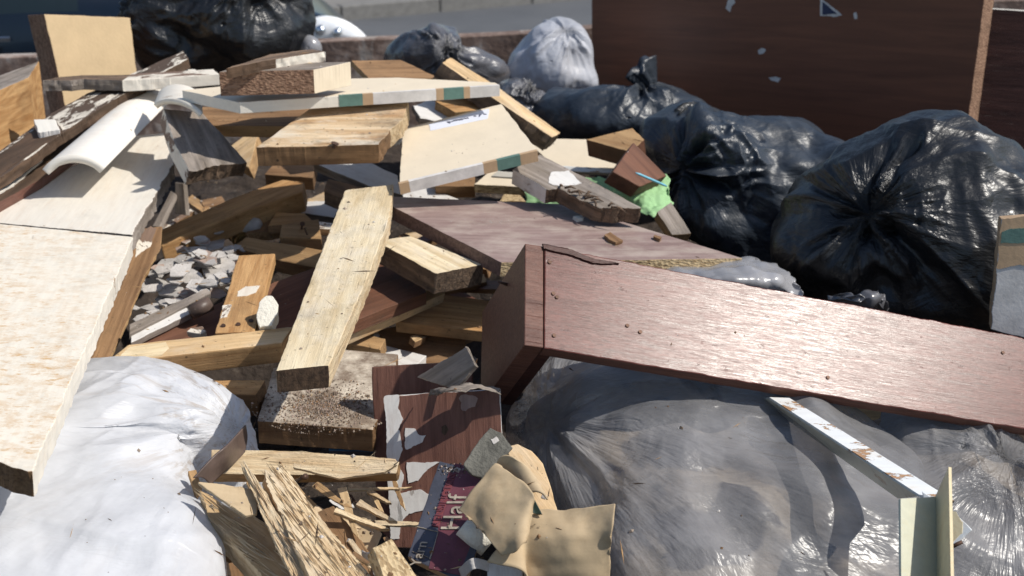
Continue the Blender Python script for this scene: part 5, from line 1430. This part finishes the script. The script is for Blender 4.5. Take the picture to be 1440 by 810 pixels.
# PVC corner channel
def lprofile(name, label, cat, A, Bp, C, D, Ep, Fp, mats, th=0.003, group=None):
    """two flanges sharing the edge A-B; C-D is the outer edge of the first flange, E-F of the second"""
    root = empty(name, P(*A), label, cat, group)
    for nm, quad, m in (('flange', (A, Bp, D, C), mats[0]), ('flange', (A, Bp, Fp, Ep), mats[1])):
        rows = [[P(*quad[0]), P(*quad[3])], [P(*quad[1]), P(*quad[2])]]
        sheet(nm, None, None, rows, m, th, 6, 30, linear=True, parent=root, smooth=False)
    return root
c1 = lprofile('plastic_trim', 'white plastic corner trim with peeling yellow glue, slanting across the big grey sack', 'plastic trim',
              (1082, 560, 1.125), (1292, 697, 1.130), (1110, 561, 1.125), (1342, 706, 1.130), (1066, 560, 1.095), (1264, 700, 1.092), ('pvc', 'pvc_grey'))
c3 = board('plastic_end', 'pointed white end of plastic with a glue patch, right of the upright cream trim', 'plastic trim', [(1296, 690, 1.14), (1340, 720), (1367, 745, 1.12), (1340, 770, 1.10), (1310, 740)], 0.003, ('pvc', 'pvc'))
decal(c3, 'glue_patch', [(1335, 716), (1345, 720), (1354, 735), (1353, 750), (1338, 764)], 'pvc_cream', 0.0008, 0.001)
o = tube('screw', [P(1332, 772, 1.13), P(1353, 762, 1.14)], 0.0022, 'nail', None, 8); attach(o, c3.o)
c2 = lprofile('plastic_trim', 'upright pale green and cream corner trim at the bottom right with a pointed tip', 'plastic trim',
              (1317, 699, 1.19), (1319, 840, 1.13), (1265, 702, 1.205), (1266, 845, 1.145), (1336, 657, 1.235), (1340, 840, 1.17), ('pvc_grey', 'pvc_cream'))
f1 = [c for c in c2.children][0]
M['pvc_green'] = painted('pvc_green', (0.56, 0.56, 0.44), (0.40, 0.20, 0.08), 0.9, (0.6, 0.5, 0.3), 0.4, 0.4, 0.1, cl=0.66)
f1.data.materials[0] = M['pvc_green']
# taped cream packing at right border
q0 = P(1420, 430, 1.20)
B = board('taped_panel', 'white board corner taped with cream and green paper at the right border', 'panel',
      [(1393, 463), (1402, 375), (1408, 308), (1520, 300), (1520, 470), (1440, 475)], 0.05, ('tape_white', 'tape_tan'), plane=(PY(1420, 400, 1.98), Vector((-0.25, -0.95, 0.2)).normalized()), jag={0: 0.002, 1: 0.002}, g=(1, 2))
decal(B, 'cream_tape', [(1402, 378), (1409, 307), (1520, 300), (1520, 385), (1435, 372)], 'tape_tan', 0.0012, 0.002)
decal(B, 'green_tape', [(1407, 342), (1409, 326), (1425, 322), (1520, 316), (1520, 342), (1420, 342)], 'tape_green', 0.002, 0.002)
sheet('tissue_scrap', 'white tissue scrap at the foot of the taped board at the right border', 'tissue',
      [[(1362, 458, 1.06), (1385, 450, 1.07), (1400, 453, 1.07), (1425, 456, 1.06)], [(1365, 476, 1.04), (1388, 473, 1.05), (1405, 475, 1.05), (1428, 480, 1.04)]], 'plaster', 0.001, 40, 20, 0.006, 50, ragged=0.01)
B = board('cream_offcut', 'cream offcut showing between the lining and the grey sack at the right', 'offcut', [(1110, 590, 1.06), (1240, 590, 1.05), (1240, 570, 1.06), (1110, 572)], 0.015, ('pine_raw', 'pine_raw'))

# loose grit on the soil-strewn board and crumbs elsewhere
grit('grit', 'soil, grit and plaster crumbs strewn on the cream board', DB, 455, 572, 88, 34, 9000, 0.0024, ['dirt_pale', 'dirt_pale', 'dirt', 'dirt_pale', 'dirt', 'plaster_pink', 'wood_dull'])
grit('crumbs', 'pale crumbs and one curled scrap on the laminate board', LB, 690, 312, 55, 12, 160, 0.0012, ['plaster', 'plaster'])
grit('crumbs', 'dark crumbs on the square cream panel', SQ, 640, 215, 60, 30, 25, 0.0022, ['wood_dull', 'plaster'])
for lab, pts in (('curled brown scrap on the laminate board', [(850, 330), (858, 326), (868, 333), (876, 338), (866, 341), (856, 336)]), ('pointed white chip on the laminate board', [(806, 304), (818, 302), (821, 306), (812, 308)]), ('dark speck of bark right of the curled brown scrap', [(920, 330), (930, 333), (928, 336), (919, 332)])):
    board('wood_scrap', lab, 'scrap', pts, 0.006, ('wood_dull' if 'white' not in lab else 'paint_clean',) * 2, plane=(LB.c + LB.n * 0.006, LB.n), jag=0.001, bevel=0)
# shards of wood deep in the hollow
rr = random.Random(91)
for k in range(48):
    x = rr.uniform(200, 700); y = rr.uniform(270, 520)
    if 300 < x < 470 and y > 470: continue
    L_ = rr.uniform(14, 55); W_ = rr.uniform(4, 14); a = rr.uniform(-0.9, 0.9); z = rr.uniform(0.97, 1.05)
    ca, sa = math.cos(a), math.sin(a) * 0.6
    pts = [(x - ca * L_ - sa * W_, y + sa * L_ - ca * W_ * .5), (x + ca * L_ - sa * W_, y - sa * L_ - ca * W_ * .5), (x + ca * L_ + sa * W_, y - sa * L_ + ca * W_ * .5), (x - ca * L_ + sa * W_, y + sa * L_ + ca * W_ * .5)]
    board('wood_shard', 'splintered shard of scrap wood lying deep in the shaded hollow under the planks', 'shard', pts, rr.uniform(0.006, 0.018),
          (rr.choice(['pine_tan', 'wood_dull', 'mahog', 'paint_chipped', 'pine_raw', 'wood_grey']), 'wood_dull'),
          plane=(P(x, y, z), Vector((rr.uniform(-.3, .3), rr.uniform(-.4, .2), 1)).normalized()), jag={1: 0.003, 3: 0.003}, g=(0, 1), group='wood shards in the hollow')
rr = random.Random(17)
for k in range(26):
    x = rr.uniform(290, 560); y = rr.uniform(680, 800)
    L_ = rr.uniform(10, 46); W_ = rr.uniform(1.5, 7); a = rr.uniform(-1.3, 0.2); z = 1.035 + rr.uniform(0, 0.05)
    ca, sa = math.cos(a), math.sin(a)
    pts = [(x - ca * L_ - sa * W_, y + sa * L_ - ca * W_ * .6), (x + ca * L_, y - sa * L_), (x + ca * L_ * .7 + sa * W_, y - sa * L_ * .7 + ca * W_ * .6), (x - ca * L_ + sa * W_, y + sa * L_ + ca * W_ * .6)]
    board('wood_splinter', 'pale torn splinter among the shattered planks at the bottom', 'splinter', pts, rr.uniform(0.002, 0.007),
          (rr.choice(['splinter', 'splinter', 'pine_raw', 'pine_tan', 'wood_dull']), 'splinter'),
          plane=(P(x, y, z), Vector((rr.uniform(-.3, .3), rr.uniform(-.6, .2), 1)).normalized()), jag=0.0012, g=(0, 1), group='pale splinters at the bottom', bevel=0)
# splinters and crumbs that have settled on whatever lies below them
bpy.context.view_layer.update()
dg = bpy.context.evaluated_depsgraph_get()
def litter(name, label, n, mats, kind_):
    rr = random.Random(n); v = []; f = []; fm = []
    for k in range(n):
        y = 1.15 + 2.4 * rr.random(); x = rr.uniform(-0.40, 0.28) * (0.6 + y * 0.55) * 0.9
        ok, loc, nrm, idx, ob, mx = scene.ray_cast(dg, Vector((x, y, 2.2)), Vector((0, 0, -1)))
        if not ok or nrm.z < 0.45 or loc.z < 0.7: continue
        if loc.z > 1.13 and rr.random() < 0.86: continue
        root = ob
        while root.parent: root = root.parent
        c_ = root.get('category', '')
        if c_ in ('rubbish sack', 'plastic trim', 'car') and rr.random() < 0.93: continue
        if c_ in ('door lining', 'panel', 'board') and rr.random() < 0.75: continue
        if root.name.startswith('painted_board') and rr.random() < 0.6: continue
        b = len(v); mi = rr.randrange(len(mats))
        t1 = nrm.orthogonal().normalized(); t2 = nrm.cross(t1); a = rr.uniform(0, 6.28)
        d = t1 * math.cos(a) + t2 * math.sin(a); s_ = nrm.cross(d)
        if kind_ == 'splinter':
            L_ = 0.003 + 0.020 * rr.random() ** 3; w = rr.uniform(0.0004, 0.0013); h = w
        else:
            L_ = 0.0008 + 0.0035 * rr.random() ** 5; w = L_ * rr.uniform(.6, 1); h = L_ * .6
        q = loc + nrm * h * 0.3
        v += [q - d * L_, q + s_ * w, q + d * L_, q - s_ * w, q + nrm * h]
        f += [[b, b + 1, b + 4], [b + 1, b + 2, b + 4], [b + 2, b + 3, b + 4], [b + 3, b, b + 4], [b, b + 3, b + 2, b + 1]]; fm += [mi] * 5
    tag(mesh_obj(name, v, f, mats, fm), label, 'debris', kind='stuff')
litter('splinter_litter', 'thin splinters of wood scattered over the boards', 2600, ['splinter', 'wood_dull', 'pine_tan', 'wood_dark'], 'splinter')
litter('dust_crumbs', 'dust and crumbs of plaster and wood scattered over the boards', 9000, ['dirt', 'dirt_pale', 'plaster', 'wood_dull'], 'crumb')
if __import__('os').environ.get('DBG'):
    for d in DEBUG: print('BRD', d)
